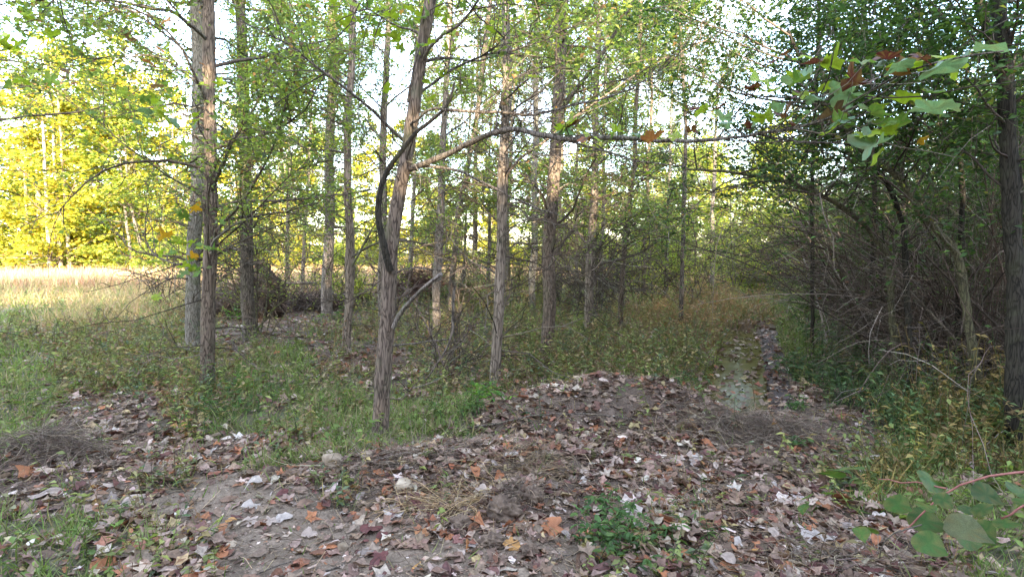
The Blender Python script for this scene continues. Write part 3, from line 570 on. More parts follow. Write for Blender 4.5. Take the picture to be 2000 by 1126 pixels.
Y11 = G(1066, 702)[1]; limb(t11, [P(1090, 240, Y11), P(1107, 199, Y11 - .1), P(1135, 160, Y11 - .2), P(1162, 129, Y11 - .3), P(1195, 75, Y11 - .4), P(1217, 35, Y11 - .5), P(1245, -10, Y11 - .6), P(1300, -80, Y11 - .8)], .034, .015)
tree('narrow trunk between the two main centre right trunks', [(1040, 612), (1043, 450), (1046, 250), (1050, 80)], 15, 10, 18, 5200)
tree('trunk with a clump of dead twigs at its base right of centre', [(1148, 655), (1155, 480), (1162, 300), (1168, 100)], 19, 12, 20, 6500, dead=14)
tree('thin trunk rising from the orange brown weeds', [(1210, 640), (1222, 480), (1238, 330), (1245, 150)], 12, 8, 18, 5600, dead=12)
FAR = [((928, 590), (929, 430), (932, 250), 12, 'dark'), ((954, 580), (955, 430), (957, 280), 8, 'very thin'), ((991, 590), (991, 430), (1000, 250), 11, 'pale'), ((1091, 590), (1092, 430), (1098, 250), 13, 'reddish'),
       ((1172, 600), (1178, 430), (1180, 250), 10, 'greyish'), ((905, 585), (908, 440), (915, 300), 7, 'faint'), ((1128, 575), (1125, 430), (1128, 260), 8, 'slim'), ((1255, 590), (1262, 430), (1270, 230), 9, 'forked looking'), ((1300, 585), (1305, 430), (1312, 200), 9, 'lone'), ((1390, 560), (1392, 430), (1398, 260), 10, 'rust brown'),
       ((560, 585), (563, 420), (568, 200), 9, 'thin dark'), ((590, 575), (598, 400), (610, 200), 8, 'leaning thin'), ((800, 590), (806, 400), (812, 150), 10, 'thin straight')]
wh = ['left of the stout centre trunk', 'between the centre trunks', 'behind the shaggy centre trunk', 'just right of the stout centre right trunk', 'behind the twiggy trunk right of centre', 'behind the dark slanting trunk', 'between the two right of centre trunks', 'behind the orange brown weeds', 'deep in the grove right of the orange weeds', 'beyond the far end of the puddle track',
      'above the root plate and brush pile', 'beyond the brush pile right of the root plate', 'beyond the leaning foreground tree']
for i, (a, b, c, wpx, adj) in enumerate(FAR):
    tree(f'{adj} distant trunk {wh[i]}', [a, b, c], wpx, wpx * .6, 20, 4200, zleaf=1.8, lsize=.082, branch_parts=3, dead=4, group='thin distant trunks of the grove', bl=(1, 3))

# ------------------------------------------------------------------ sunlit tree line beyond the field, and its copies
def far_tree_parts(h, r, n, palette, lsz, seed, trunkmat, low=.08, stems=1):
    out = []; g = Geo(); bases = []
    for s in range(stems):
        b0 = np.array([rng.normal(0, .7) if stems > 1 else 0, rng.normal(0, .7) if stems > 1 else 0, -.1]); top_ = b0 + np.array([rng.normal(0, .7), rng.normal(0, .7), h * .9])
        mid = (b0 + top_) / 2 + rng.normal(0, .25, 3); path = np.array([b0, b0 * .75 + mid * .25, mid, top_]); trunk_mesh(g, path, np.array([.17, .15, .11, .03]) * (h / 12) / max(1, stems ** .5), 8, .4, seed + s, .1); bases.append(path)
    tr = np.concatenate(bases); out.append(('trunk', g.mesh('trunk', trunkmat, True), None))
    pathp = np.stack([bases[i % stems][[1, 2, 3]] for i in range(stems)])
    nb = 60; p, a, e, i = sample(np.stack(bases), nb, low, 1, 1); zz = p[:, 2] / h
    br = grow(p, U(0, 6.28, nb), U(-.25, .8, nb), r * U(.5, 1.15, nb) * np.clip(1.35 - zz, .35, 1), 7, U(-.3, .3, nb), .12)
    g = Geo(); tubes(g, br, np.linspace(1, .3, 7)[None] * U(.025, .055, nb)[:, None] * h / 12, 4, pal([(.24, .20, .15, 1), (.16, .13, .10, 1)], nb, .1)); out.append(('branches', g.mesh('branches', M_TWIG, True), 'stuff'))
    p, a, e, i = sample(br, 420, .1, 1, .8); sub = grow(p, a + U(-1.3, 1.3, 420), e * .4 + rng.normal(0, .35, 420), U(.5, 1.5, 420) * r / 3, 5, U(-.5, .2, 420), .15)
    p, a, e, i = sample(sub, n, 0, 1.1); p = p + rng.normal(0, .16, p.shape) * [1, 1, .6]; m_ = fbm(p[:, 0] * .9 + p[:, 2], p[:, 1] * .9 + p[:, 2] * .8, 2) > .36; p = p[m_]; n = len(p)
    L = U(.6, 1.3, n) * lsz; g = Geo(); leaves(g, p, hdir(n, .15, .35), ndir(n, .7), L, L * U(.5, .8, n), DIA, pal(palette, n, .2)); out.append(('foliage', g.mesh('foliage', M_FAR, False), 'stuff'))
    return out
GOLD = [(.48, .43, .05, 3.4), (.36, .37, .05, 3), (.22, .27, .05, 2), (.48, .39, .07, 1.2), (.48, .30, .06, .5)]
LIME = [(.27, .33, .06, 3), (.34, .36, .06, 2), (.19, .26, .06, 2), (.42, .38, .07, .8)]
OLIV = [(.20, .25, .07, 3), (.28, .31, .07, 2), (.14, .16, .06, 2), (.32, .26, .08, .8)]
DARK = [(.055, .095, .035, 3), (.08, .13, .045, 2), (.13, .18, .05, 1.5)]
protos = {'gold': [far_tree_parts(15, 3.8, 17000, GOLD, .24, 3 + i, M_BARKL, .14, 3) for i in range(3)], 'lime': [far_tree_parts(13, 3.8, 15000, LIME, .27, 30 + i, M_BARK, .03, 2) for i in range(2)],
          'olive': [far_tree_parts(12, 3.6, 15000, OLIV, .26, 50 + i, M_BARKD, .03, 2) for i in range(2)], 'shade': [far_tree_parts(14, 4.4, 22000, DARK, .55, 90 + i, M_BARKD, .0, 2) for i in range(1)],
          'dark': [far_tree_parts(13, 4.2, 20000, DARK, .17, 70 + i, M_BARKD, .0, 2) for i in range(2)]}
def put(kind, x, y, sc, label, group, name='tree', sz=None, i=0):
    r = thing(name, label, 'tree' if name == 'tree' else 'shrub', (x, y, float(height(x, y)) if math.hypot(x, y) < 90 else 0), group); r.rotation_euler.z = random.uniform(0, 6.28); r.scale = (sc, sc, sz or sc)
    for nm, me, kd in protos[kind][i % len(protos[kind])]:
        o = bpy.data.objects.new(nm, me); C.objects.link(o); o.parent = r
        if kd: o['kind'] = kd
    return r
ORD = ['first', 'second', 'third', 'fourth', 'fifth', 'sixth', 'seventh', 'eighth', 'ninth', 'tenth', 'eleventh', 'twelfth', 'thirteenth', 'fourteenth', 'fifteenth', 'sixteenth', 'seventeenth', 'eighteenth', 'nineteenth', 'twentieth']
random.seed(11)
rowA = [(-45, 44, 1.2), (-33.5, 46, 1.2), (-27.5, 42, 1.0), (-40, 40, 1.25), (-36, 43, 1.15), (-31.5, 41, 1.2), (-29.5, 45, 1.25), (-25.5, 44, 1.05), (-23, 48, .95), (-19, 47, .8), (-15.5, 50, .72), (-11, 50, .66), (-6.5, 52, .62), (-2, 52, .6), (3, 53, .62), (8, 52, .6), (13, 53, .62), (18, 52, .62), (23, 50, .7)]
for i, (x, y, s) in enumerate(sorted(rowA)):
    put('lime' if i in (1, 6, 10, 14) else 'gold', x, y, s if i < 10 else s * 1.35, f'{ORD[i]} tree from the left in the front row of the sunlit tree line', 'sunlit trees beyond the field', i=i)
for i in range(16):
    x = -52 + i * 5.6 + random.uniform(-1, 1); put('olive' if i % 3 else 'dark', x, random.uniform(57, 62), 1.15 if x < -22 else .72, f'{ORD[i]} tree from the left in the darker row behind the sunlit trees', 'rear trees beyond the field', i=i)
for i in range(18):
    x = -95 + i * 10.5 + random.uniform(-2, 2); put('olive' if i % 2 else 'lime', x, random.uniform(74, 84), 1.25 if x < -20 else .85, f'{ORD[i]} tree from the left in the farthest row of the wood', 'farthest trees beyond the field', i=i)
for i in range(16):
    x = 3 + i * 3.1 + random.uniform(-1, 1); put(('olive', 'lime', 'dark')[i % 3], x, random.uniform(36, 43), .62 + .03 * (i % 4), f'{ORD[i]} tree from the left in the wood beyond the track end', 'trees beyond the end of the track', i=i)
for i in range(18):
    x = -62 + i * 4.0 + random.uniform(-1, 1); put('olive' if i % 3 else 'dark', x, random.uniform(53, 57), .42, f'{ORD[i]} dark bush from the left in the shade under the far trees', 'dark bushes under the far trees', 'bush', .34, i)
# low scrub under the tree line
for i in range(18):
    x = -44 + i * 3.6 + random.uniform(-1, 1); put('lime' if i % 3 == 0 else 'gold', x, random.uniform(39, 43) if x < -14 else random.uniform(47, 50), random.uniform(.26, .42), f'{ORD[i]} bush from the left along the foot of the sunlit tree line', 'bushes at the far edge of the field', 'bush', .3, i)
# woodland on the right, behind and beyond the thicket
RW = [(6.5, 26, .5, 'olive', 'olive tree beyond the end of the puddle track'), (10.5, 22, .5, 'lime', 'yellow green tree beyond the left end of the thicket'), (14, 27, .6, 'olive', 'olive tree far behind the left part of the thicket'), (13, 18, .42, 'olive', 'low olive tree behind the middle of the thicket'),
 (17, 20, .6, 'dark', 'dark tree deep behind the right part of the thicket'), (9.8, 31, .6, 'lime', 'pale green tree far behind the track'), (4, 34, .5, 'olive', 'small olive tree far beyond the orange brown weeds'), (21, 26, .9, 'dark', 'tall dark tree at the far right behind the thicket')]
for x, y, s, kd, lb in RW: put(kd, x, y, s, lb, 'trees of the right hand wood', i=0)
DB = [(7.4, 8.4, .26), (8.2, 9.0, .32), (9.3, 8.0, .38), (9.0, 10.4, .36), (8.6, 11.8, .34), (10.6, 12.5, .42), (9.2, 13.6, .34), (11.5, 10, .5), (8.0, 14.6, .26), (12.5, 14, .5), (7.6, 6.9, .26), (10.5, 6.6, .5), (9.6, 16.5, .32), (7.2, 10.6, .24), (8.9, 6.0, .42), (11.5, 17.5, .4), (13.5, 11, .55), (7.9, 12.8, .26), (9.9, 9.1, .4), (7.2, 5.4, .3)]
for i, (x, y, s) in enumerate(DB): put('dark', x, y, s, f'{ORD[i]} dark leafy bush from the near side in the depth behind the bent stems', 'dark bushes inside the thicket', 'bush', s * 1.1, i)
# woodland behind the viewer, which casts the shade over the foreground
BW = [(-20, -12, .75), (-15, -13, .8), (-10.5, -12, .82), (-6.5, -13, .8), (-2.5, -12, .84), (1.5, -13, .84), (5.5, -12, .84), (9.5, -13, .85), (13.5, -12, .88), (18, -13, .9), (23, -12, .95), (28, -10, .95), (-4, -17, 1.0), (3.5, -17, 1.0), (11, -17, 1.0)]
for i, (x, y, s) in enumerate(BW): put('shade', x, y, s, f'{ORD[i]} leafy tree of the wood that stands behind the viewer', 'trees of the wood behind the viewer', i=i)

# shrubs of the middle distance
def shrub(label, cx, cy, rad, hgt, nst, nleaf, palette, lsize=.06, group='shrubs of the grove', tw=4, bare=.3, scol=None, w_=1.0, cat='shrub'):
    b = G(cx, cy); root = thing('shrub', label, cat, b, group); n = nst
    base = b + np.stack([rng.normal(0, .15 * rad, n), rng.normal(0, .15 * rad, n), np.zeros(n)], 1)
    st = grow(base, U(0, 6.28, n), U(.75, 1.45, n), hgt * U(.7, 1.2, n), 8, U(-.9, 0, n), .14)
    Yd = b[1]; g = Geo(); tubes(g, st, np.linspace(1, .3, 8)[None] * (U(.007, .016, n) * w_)[:, None], 5, pal(scol or TW, n, .1)); g.build('stems', M_TWIG, root, smooth=True, stuff=True)
    foliage(root, st, None, n * tw * 3, nleaf, lsize, palette, Yd, twl=(.2, .2 + hgt * .3), zmin=b[2] + bare * hgt, edge=.6); return root
OLST = [(.15, .13, .07, 2), (.10, .085, .055, 1)]
shrub('olive stemmed leafy shrub growing around the trunk beside the root plate', 500, 655, 1.2, 2.2, 12, 1500, OLIV, .06, scol=OLST, w_=1.3)
shrub('green shrub left of the root plate behind the twin trunks', 440, 600, 1.3, 2.4, 12, 2600, LIME, .07)
shrub('leafy shrub behind the horizontal log of the brush pile', 590, 590, 1.4, 2.6, 14, 3000, LIME, .07)
shrub('green bush left of the second brush heap behind the leaning tree', 715, 605, 1.2, 1.6, 12, 3200, LIME, .07, bare=.05)
shrub('tall shrub behind the leaning foreground tree', 830, 580, 1.5, 3.0, 14, 4200, OLIV, .08)
shrub('twiggy bare shrub at the foot of the broken branch', 870, 735, .8, .9, 8, 120, WEEDS, .04, scol=TW)
shrub('thin dark stemmed shrub between the leaning tree and the shaggy trunk', 905, 715, .8, 1.1, 7, 120, WEEDS, .04)
shrub('fine grey green twiggy shrub around the trunk right of centre', 1150, 615, 1.3, 2.0, 26, 2200, OLIV, .045, tw=8)
shrub('leafy shrub left of the orange brown weeds', 1100, 600, 1.2, 2.2, 14, 2600, OLIV, .06)
shrub('yellow green shrub behind the orange brown weeds', 1270, 588, 1.5, 2.8, 16, 5200, LIME, .08)
shrub('green shrub at the left of the track end', 1350, 590, 1.5, 2.6, 18, 4800, OLIV, .07)
shrub('pale green shrub closing the end of the track', 1430, 572, 1.8, 3.2, 18, 6500, LIME, .09)
shrub('leafy shrub at the far end of the bent stems', 1530, 575, 1.8, 3.4, 20, 5200, LIME, .09)
shrub('bushy green shrub among the centre trunks', 1010, 590, 1.4, 1.7, 16, 3600, OLIV, .07, bare=.05)
shrub('low dark green shrub behind the shaggy centre trunk', 925, 605, 1.2, 1.1, 16, 3200, FERN, .06, bare=.0)
shrub('thin leafless shrub standing in the meadow at left', 320, 600, .8, 1.3, 9, 60, ORNG, .04)
shrub('reddish stemmed shrub beside the twin trunks in the meadow', 345, 572, 1.2, 2.6, 12, 2800, LIME, .08)

# ------------------------------------------------------------------ right-hand thicket of bent stems
TH = [(1850, 735, 110, 'grey brown bent stems arching left over the puddle from the thicket centre'), (1960, 745, 110, 'dense tangle of bent stems at the right of the thicket'), (1760, 690, 100, 'arching bare stems at the left front of the thicket'), (2030, 760, 60, 'tangle of thin stems at the right edge of the picture'), (1670, 640, 110, 'fine twiggy stems at the far left end of the thicket'), (1900, 670, 110, 'tall bent stems rising behind the thicket centre'), (1780, 640, 80, 'bent stems in the far part of the thicket')]
THB = [(.12, .088, .066, 3), (.17, .135, .105, 2), (.06, .044, .034, 3), (.30, .25, .21, .8)]
def clear(st):                            # keep the stems off the open track
    return ~((st[..., 0] < .50 * st[..., 1] + .1) & (st[..., 2] < .9)).any(1)
for ci, (px, py, ns, lab) in enumerate(TH):
    b = G(px, py); root = thing('thicket_shrub', lab, 'shrub', b, 'shrubs of the right hand thicket'); n = ns; Yd = b[1]
    base = b + np.stack([rng.normal(0, .4, n), rng.normal(0, .5, n), np.zeros(n) - .03], 1)
    left = rng.random(n) < .8; az = np.where(left, rng.normal(-1.65, .5, n), U(0, 6.28, n))
    el = np.where(left, U(.15, 1.1, n), U(.9, 1.5, n)); Ln = np.where(left, U(2.0, 5.2, n), U(2, 4.5, n)) * (Yd / 8) ** .5
    st = grow(base, az, el, Ln, 14, np.where(left, U(-1.6, -.4, n), U(-.5, 0, n)), .085)
    rs = (.004 + .017 * rng.random(n) ** 2.2) * (.55 if ci == 3 else 1); okm = clear(st); st, rs = st[okm], rs[okm]; n = len(st)
    for q in range(10):
        g = Geo(); tubes(g, st[q:q + 1], np.linspace(1, .25, 14)[None] * rs[q] * 1.25, 6, pal(THB, 1, .1)); g.build('stem', M_TWIG, root, smooth=True)
    g = Geo(); tubes(g, st[10:], np.linspace(1, .25, 14)[None] * rs[10:, None], 5, pal(THB, n - 10, .1))
    m_ = n * 10; p, a, e, i = sample(st, m_, .05, 1); t2 = grow(p, a + rng.normal(0, .8, m_), e + rng.normal(0, .5, m_), U(.3, 1.3, m_), 5, U(-1.2, .3, m_), .2); t2 = t2[clear(t2)]; m_ = len(t2)
    tubes(g, t2, np.linspace(1.2, .5, 5)[None] * (U(.0018, .004, m_) * (Yd / 8) ** .5)[:, None], 3, pal(THB, m_, .2))
    m2 = n * 17; p, a, e, i = sample(t2, m2, .1, 1); t3 = grow(p, a + rng.normal(0, .9, m2), e + rng.normal(0, .6, m2), U(.12, .6, m2), 4, U(-.8, .4, m2), .2); t3 = t3[clear(t3)]; m2 = len(t3)
    tubes(g, t3, np.linspace(1.2, .6, 4)[None] * (U(.0012, .0022, m2) * (Yd / 8) ** .5)[:, None], 3, pal(THB, m2, .2)); g.build('thin_stems', M_TWIG, root, stuff=True)
    # sparse leaves on top only
    nl = 4200; p, a, e, i = sample(t2, nl, .2, 1); q = p[:, 2] > 1.7 + rng.normal(0, .45, nl); p = p[q]; nl = len(p)
    if nl: ls = U(.03, .07, nl); g = Geo(); leaves(g, p, hdir(nl, .1), ndir(nl, .5), ls, ls * U(.35, .6, nl), DIA, pal([(.06, .11, .035, 3), (.09, .14, .04, 2), (.13, .17, .05, 1), (.13, .06, .045, .5)], nl, .2)); g.build('foliage', M_LEAF, root, stuff=True)
# thick right-hand trunk and the slanting olive stems
def bigstem(label, pts, Y0, r0, r1, mat, nb, nleaf, cat='tree', dY=0):
    n = len(pts); w = [P(a, b, Y0 + dY * i / (n - 1)) for i, (a, b) in enumerate(pts)]; w[0][2] = float(height(w[0][0], w[0][1])) - .05
    root = thing('tree', label, cat, w[0], 'stems rising from the right hand thicket'); limb(root, w, r0, r1, mat, 'trunk', 14)
    pts_ = np.array(w); seg = np.linspace(0, n - 1, 9); path = np.stack([np.interp(seg, np.arange(n), pts_[:, i]) for i in range(3)], 1)[None]
    p, a, e, i = sample(path, nb, .35, 1); br = grow(p, U(0, 6.28, nb), U(0, 1, nb), U(.7, 2.1, nb), 9, U(-.7, .3, nb), .14)
    for q in range(min(6, nb)): g = Geo(); tubes(g, br[q:q + 1], np.linspace(1, .3, 9)[None] * .013, 5, (.08, .065, .05)); g.build('branch', M_BARKD, root, smooth=True)
    if nb > 6: g = Geo(); tubes(g, br[6:], np.linspace(1, .3, 9)[None] * .011 * np.ones((nb - 6, 1)), 4, pal(TW, nb - 6, .1)); g.build('small_branches', M_TWIG, root, stuff=True)
    if nleaf: foliage(root, br, None, nb * 9, nleaf, .058, [(.055, .10, .035, 4), (.08, .14, .04, 3), (.12, .19, .045, 1.5), (.04, .075, .03, 2), (.22, .22, .05, .4)], Y0 * .8, zmin=1.7, edge=.8)
    return root
bigstem('thick dark trunk at the right edge rising through the thicket', [(1990, 720), (1985, 560), (1975, 400), (1968, 250), (1962, 120), (1950, 0), (1940, -160)], 4.7, .072, .05, M_BARKX, 26, 8000)
bigstem('dark trunk forking left beside the thick right edge trunk', [(1992, 640), (1985, 350), (1965, 180), (1930, 60), (1905, -20), (1880, -160)], 5.3, .055, .03, M_BARKX, 22, 8000)
bigstem('olive stem slanting up left from the right end of the thicket', [(1935, 560), (1870, 490), (1810, 430), (1750, 340), (1690, 300), (1640, 230), (1600, 130)], 5.6, .045, .022, M_BARKO, 20, 5200)
bigstem('olive stem arching left over the track', [(1760, 640), (1735, 500), (1690, 440), (1650, 405), (1590, 375), (1520, 350), (1420, 335), (1340, 330)], 6.3, .04, .012, M_BARKO, 18, 2800)
bigstem('thin reddish upright stem rising behind the olive arch', [(1590, 600), (1586, 400), (1588, 270), (1596, 150), (1600, 0), (1604, -100)], 8.2, .028, .018, M_BARKX, 24, 9500)
bigstem('dark stem curving up left above the olive stems', [(1790, 610), (1765, 440), (1740, 370), (1700, 310), (1660, 270), (1600, 200), (1540, 60)], 6.0, .035, .015, M_BARKX, 24, 9500)
bigstem('upright stem at the upper right between the leaves', [(1870, 640), (1880, 400), (1875, 260), (1850, 150), (1800, 40), (1770, -80)], 6.6, .035, .02, M_BARKX, 26, 10000)
bigstem('slim stem in the upper right background with dense leaves', [(1700, 600), (1710, 400), (1700, 220), (1690, 60), (1680, -80)], 8.6, .04, .03, M_BARKX, 28, 11000)
bigstem('slim leafy stem right of the stout centre trunk', [(1330, 600), (1335, 420), (1340, 250), (1330, 80), (1325, -60)], 12.5, .05, .03, M_BARKD, 26, 10000)

# ------------------------------------------------------------------ root plate, log and brush
def rock_geo(g, c, sx, sy, sz, seed, col, nu=16, nv=10, amp=.28, fr=1.0):
    u = np.linspace(0, 2 * np.pi, nu, endpoint=False); v = np.linspace(0, np.pi, nv)
    U_, V_ = np.meshgrid(u, v, indexing='ij'); dx, dy, dz = np.cos(U_) * np.sin(V_), np.sin(U_) * np.sin(V_), np.cos(V_)
    r = 1 + amp * 2 * (fbm((dx + .3 * dz) * 1.7 * fr + seed, (dy + dz * 1.1) * 1.7 * fr + seed, 4) - .5)
    if fr == 1.0: r = r * np.minimum(1, .8 / np.maximum(np.abs(dx * .7 + dz * .7 + .1), .5)) * np.minimum(1, .75 / np.maximum(np.abs(dz), .5)); r[:, 0] = r[:, 0].mean(); r[:, -1] = r[:, -1].mean()
    Vv = np.stack([c[0] + sx * r * dx, c[1] + sy * r * dy, c[2] + sz * r * dz], -1); F = []
    for i in range(nu):
        for j in range(nv - 1):
            a = i * nv + j; b = ((i + 1) % nu) * nv + j; F += [(a, b + 1, b), (a, a + 1, b + 1)]
    g.add(Vv.reshape(1, -1, 3), np.array(F), col)
M_EARTH = rock_mat('root_earth', (.02, .014, .01), (.085, .055, .036))
b = G(500, 622); rp_ = thing('root_plate', 'upturned dark root plate with tangled roots left of the brush pile', 'root plate', b)
g = Geo(); rock_geo(g, b + [0, .3, .45], .55, .3, .82, 4.2, (.1, .07, .05), 48, 34, .55, 2.6); rock_geo(g, b + [-.75, .3, .2], .6, .3, .45, 9.2, (.1, .07, .05), 44, 30, .55, 2.6); g.build('earth_mass', M_EARTH, rp_, smooth=True)
n = 520; dn = hdir(n, 0, 1); base = b + [-.15, .25, .45] + dn * [.62, .28, .5]
g = Geo(); tubes(g, grow(base, np.arctan2(dn[:, 0], dn[:, 1]), np.arcsin(dn[:, 2]), U(.12, .55, n), 6, U(-.8, .5, n), .35), np.linspace(1.3, .4, 6)[None] * U(.004, .012, n)[:, None], 4, pal([(.09, .06, .045, 2), (.16, .11, .08, 1), (.2, .17, .14, .5)], n, .2)); g.build('roots', M_TWIG, rp_, stuff=True)
b2 = G(640, 600); lg = thing('fallen_log', 'dark log lying level across the brush pile right of the root plate', 'log', b2)
Yl = b2[1]; limb(lg, [P(540, 552, Yl), P(600, 553, Yl), P(680, 554, Yl), P(745, 556, Yl + .2)], .05, .03, M_BARKD, 'log', 10)
limb(lg, [P(560, 545, Yl), P(575, 520, Yl), P(600, 500, Yl)], .02, .008, M_BARKD, 'branch_stub')
lg2 = thing('fallen_log', 'lower pale ended log under the brush pile', 'log', b2 + [0, -.3, 0]); limb(lg2, [P(560, 590, Yl - .3), P(600, 587, Yl - .3), P(650, 588, Yl - .2)], .05, .045, M_BARKD, 'log', 10)
def brush(label, cx, cy, rx, ry, rz, n, col, L=(.3, 1.3), wpx=.004, leaf=200):
    b = G(cx, cy); r = thing('brush_pile', label, 'brush pile', b); q = nrm(rng.normal(size=(n, 3))) * (rng.random(n) ** .4)[:, None]; q[:, 2] = np.abs(q[:, 2])
    base = b + q * [rx, ry, rz]; g = Geo(); s1 = grow(base, U(0, 6.28, n), rng.normal(.05, .35, n), U(*L, n), 6, U(-.7, .3, n), .18)
    tubes(g, s1, np.linspace(1.2, .5, 6)[None] * (wpx * U(.5, 2.6, n))[:, None], 3, pal(col, n, .25)); g.build('sticks', M_TWIG, r, stuff=True)
    p, a, e, i = sample(s1, leaf, 0, 1); ls = U(.04, .09, leaf); g = Geo(); leaves(g, p, hdir(leaf, .2), ndir(leaf, .8), ls, ls * .6, OVAL, pal(LITTER, leaf, .2)); g.build('dead_leaves', M_LITTER, r, stuff=True); return r
BR = [(.07, .05, .04, 3), (.13, .10, .08, 2), (.20, .17, .15, .7)]
brush('dark tangled brush pile under the level log', 605, 605, 1.3, .6, .5, 900, BR, leaf=500)
brush('brown heap of dead branches behind the leaning foreground tree', 815, 590, 1.0, .7, 1.15, 1500, [(.12, .07, .055, 3), (.18, .12, .10, 2), (.09, .05, .04, 2)], leaf=200)
brush('low brown brush heap right of the larger one', 905, 585, .9, .5, .5, 500, [(.14, .09, .07, 3), (.20, .14, .11, 2)], leaf=150)
brush('twiggy debris lying at the left of the root plate', 435, 618, .5, .5, .5, 350, BR, leaf=300)

# ------------------------------------------------------------------ foreground details
def tuft(name, label, cat, px, py, rx, ry, rz, n, col, L=(.08, .3), r=.0017, group=None, mound=.0):
    n = int(n * .55); b = G(px, py); g = Geo(); q = rng.normal(0, .6, (n, 3)); q[:, 2] = np.abs(q[:, 2]) * .6; base = b + q * [rx, ry, rz]
    base[:, 2] = height(base[:, 0], base[:, 1]) + np.abs(q[:, 2]) * rz + mound * np.exp(-((q[:, 0]) ** 2 + q[:, 1] ** 2))
    tubes(g, grow(base, U(0, 6.28, n), rng.normal(.0, .3, n), U(*L, n) * 1.4, 6, U(-.8, .2, n), .16), np.linspace(1, .5, 6)[None] * (r * U(.6, 1.6, n))[:, None], 3, pal(col, n, .22))
    o = g.build(name, M_STRAW); return tag(o, label, cat, group)
DG = [(.24, .185, .14, 3), (.15, .11, .085, 3), (.38, .30, .22, 1.5)]
tuft('dead_grass_clump', 'matted grey brown clump of dead grass at the left edge', 'dead grass', 95, 880, .42, .16, .12, 1500, DG, mound=.10)
tuft('dead_grass_clump', 'small upright dead grass clump on top of the leaf covered mound', 'dead grass', 1160, 762, .10, .08, .16, 450, DG, (.06, .2), mound=.05)
tuft('dead_grass_clump', 'flattened golden straw spread on the soil at the bottom centre', 'straw', 880, 985, .28, .10, .03, 900, [(.48, .34, .18, 3), (.36, .24, .12, 2), (.55, .42, .26, 1)], (.08, .26))
tuft('dead_grass_clump', 'dead grass mat on the right shoulder of the mound', 'dead grass', 1530, 850, .3, .15, .10, 1100, DG, mound=.05)
tuft('dead_grass_clump', 'long grey roots and straw mat right of the tan boulder', 'dead grass', 760, 900, .4, .07, .05, 700, DG, (.1, .35))
tuft('dead_grass_clump', 'dry grass mat across the middle of the mound', 'dead grass', 1380, 830, .55, .25, .08, 1600, DG, mound=.0)
tuft('dead_grass_clump', 'brown straw heap in the middle of the leaf covered bank', 'dead grass', 1040, 905, .22, .12, .06, 600, [(.34, .24, .14, 2), (.2, .15, .1, 2)], (.06, .24))
tuft('dead_grass_clump', 'dark matted roots hanging on the clod at the bottom centre', 'dead grass', 1000, 965, .12, .08, .08, 500, DG, (.04, .15))
tuft('dead_grass_clump', 'grey dead stems across the wet soil at the lower right', 'dead grass', 1640, 1090, .3, .1, .04, 500, DG, (.1, .3))
R1 = rock_mat('tan_stone', (.19, .14, .09), (.32, .25, .18)); R2 = rock_mat('pale_stone', (.30, .23, .16), (.46, .38, .28)); R3 = rock_mat('soil_clod', (.09, .06, .042), (.19, .135, .095))
def stone(label, px, py, wpx, hpx, mat, name='stone', seed=1.0, cat='stone', group='stones on the path'):
    cl = name == 'soil_clod'
    b = G(px, py + hpx * .45); k = b[1] / F_PX; g = Geo(); rock_geo(g, b + [0, .0, hpx * k * .16], wpx * k * .5, wpx * k * .38, hpx * k * .62, seed, (.3, .25, .2), 44 if cl else 20, 26 if cl else 13, .5 if cl else .34, 3.6 if cl else 1.0)
    return tag(g.build(name, mat, smooth=False), label, cat, group)
stone('large tan stone below the foot of the leaning tree', 650, 892, 44, 34, R1, seed=2.2)
stone('pale cream stone lying left of the golden straw', 790, 940, 40, 26, R2, seed=5.1)
stone('small grey stone right of the large tan stone', 718, 888, 26, 20, R1, seed=8.1)
stone('brown pebble beside the maroon leaves at the lower left', 670, 1062, 24, 18, R1, seed=3.9)
stone('small orange brown pebble on the bank of the mound', 1095, 850, 22, 18, R1, seed=6.2)
stone('buried tan stone at the right end of the mound', 1400, 838, 22, 16, R1, seed=7.2)
stone('grey brown stone beside the lobed leaf at the right foot of the mound', 1725, 885, 44, 24, R1, seed=1.2)
stone('rounded clay lump near the bottom edge right of centre', 1575, 955, 26, 18, R1, seed=9.9)
for i, (px, py, wp, hp, lab) in enumerate([(985, 985, 66, 50, 'large crumbly soil clod at the bottom centre'), (905, 1015, 60, 32, 'broken soil clod left of the large clod'), (960, 1050, 52, 28, 'soil lump in front of the large clod'), (1040, 960, 44, 34, 'soil clod behind the large clod'), (1035, 1068, 38, 24, 'soil lump near the bottom edge at the centre'), (530, 915, 30, 14, 'small soil lump on the bare path'), (1500, 900, 50, 26, 'root bound soil lump on the right bank')]):
    stone(lab, px, py, wp, hp, R3, 'soil_clod', 11.3 + i * 3.1, 'soil clod', 'soil clods on the path')
def stick(label, pts, r, mat=None, name='fallen_stick', lift=.012, cat='stick'):
    w = []
    for q in pts:
        p = G(q[0], q[1]); w.append(p + [0, 0, lift + (q[2] if len(q) > 2 else 0)])
    root = thing(name, label, cat, w[0], 'fallen sticks'); limb(root, w, r, r * .5, mat or M_BARKD, 'stick', 6); return root
stick('long curved dead stick lying over the crest of the mound', [(905, 845, .02), (990, 832, .03), (1060, 818, .04), (1150, 822, .05), (1240, 828, .03)], .009)
stick('thin dark stick at the bottom left centre', [(615, 1126), (660, 1112), (678, 1104), (683, 1080)], .006)
stick('grey stick lying at the near end of the puddle', [(1310, 775), (1380, 800), (1450, 795), (1480, 790)], .010)
stick('second grey stick crossing the near end of the puddle', [(1350, 815), (1400, 795), (1470, 800), (1500, 812)], .008)
stick('pale bent stick standing in the weeds right of the mound', [(1672, 865, .0), (1680, 850, .08), (1690, 825, .15)], .007, M_BARK)
stick('slim dark twig on the bare soil at the lower left', [(500, 1126), (560, 1100), (620, 1092)], .004)
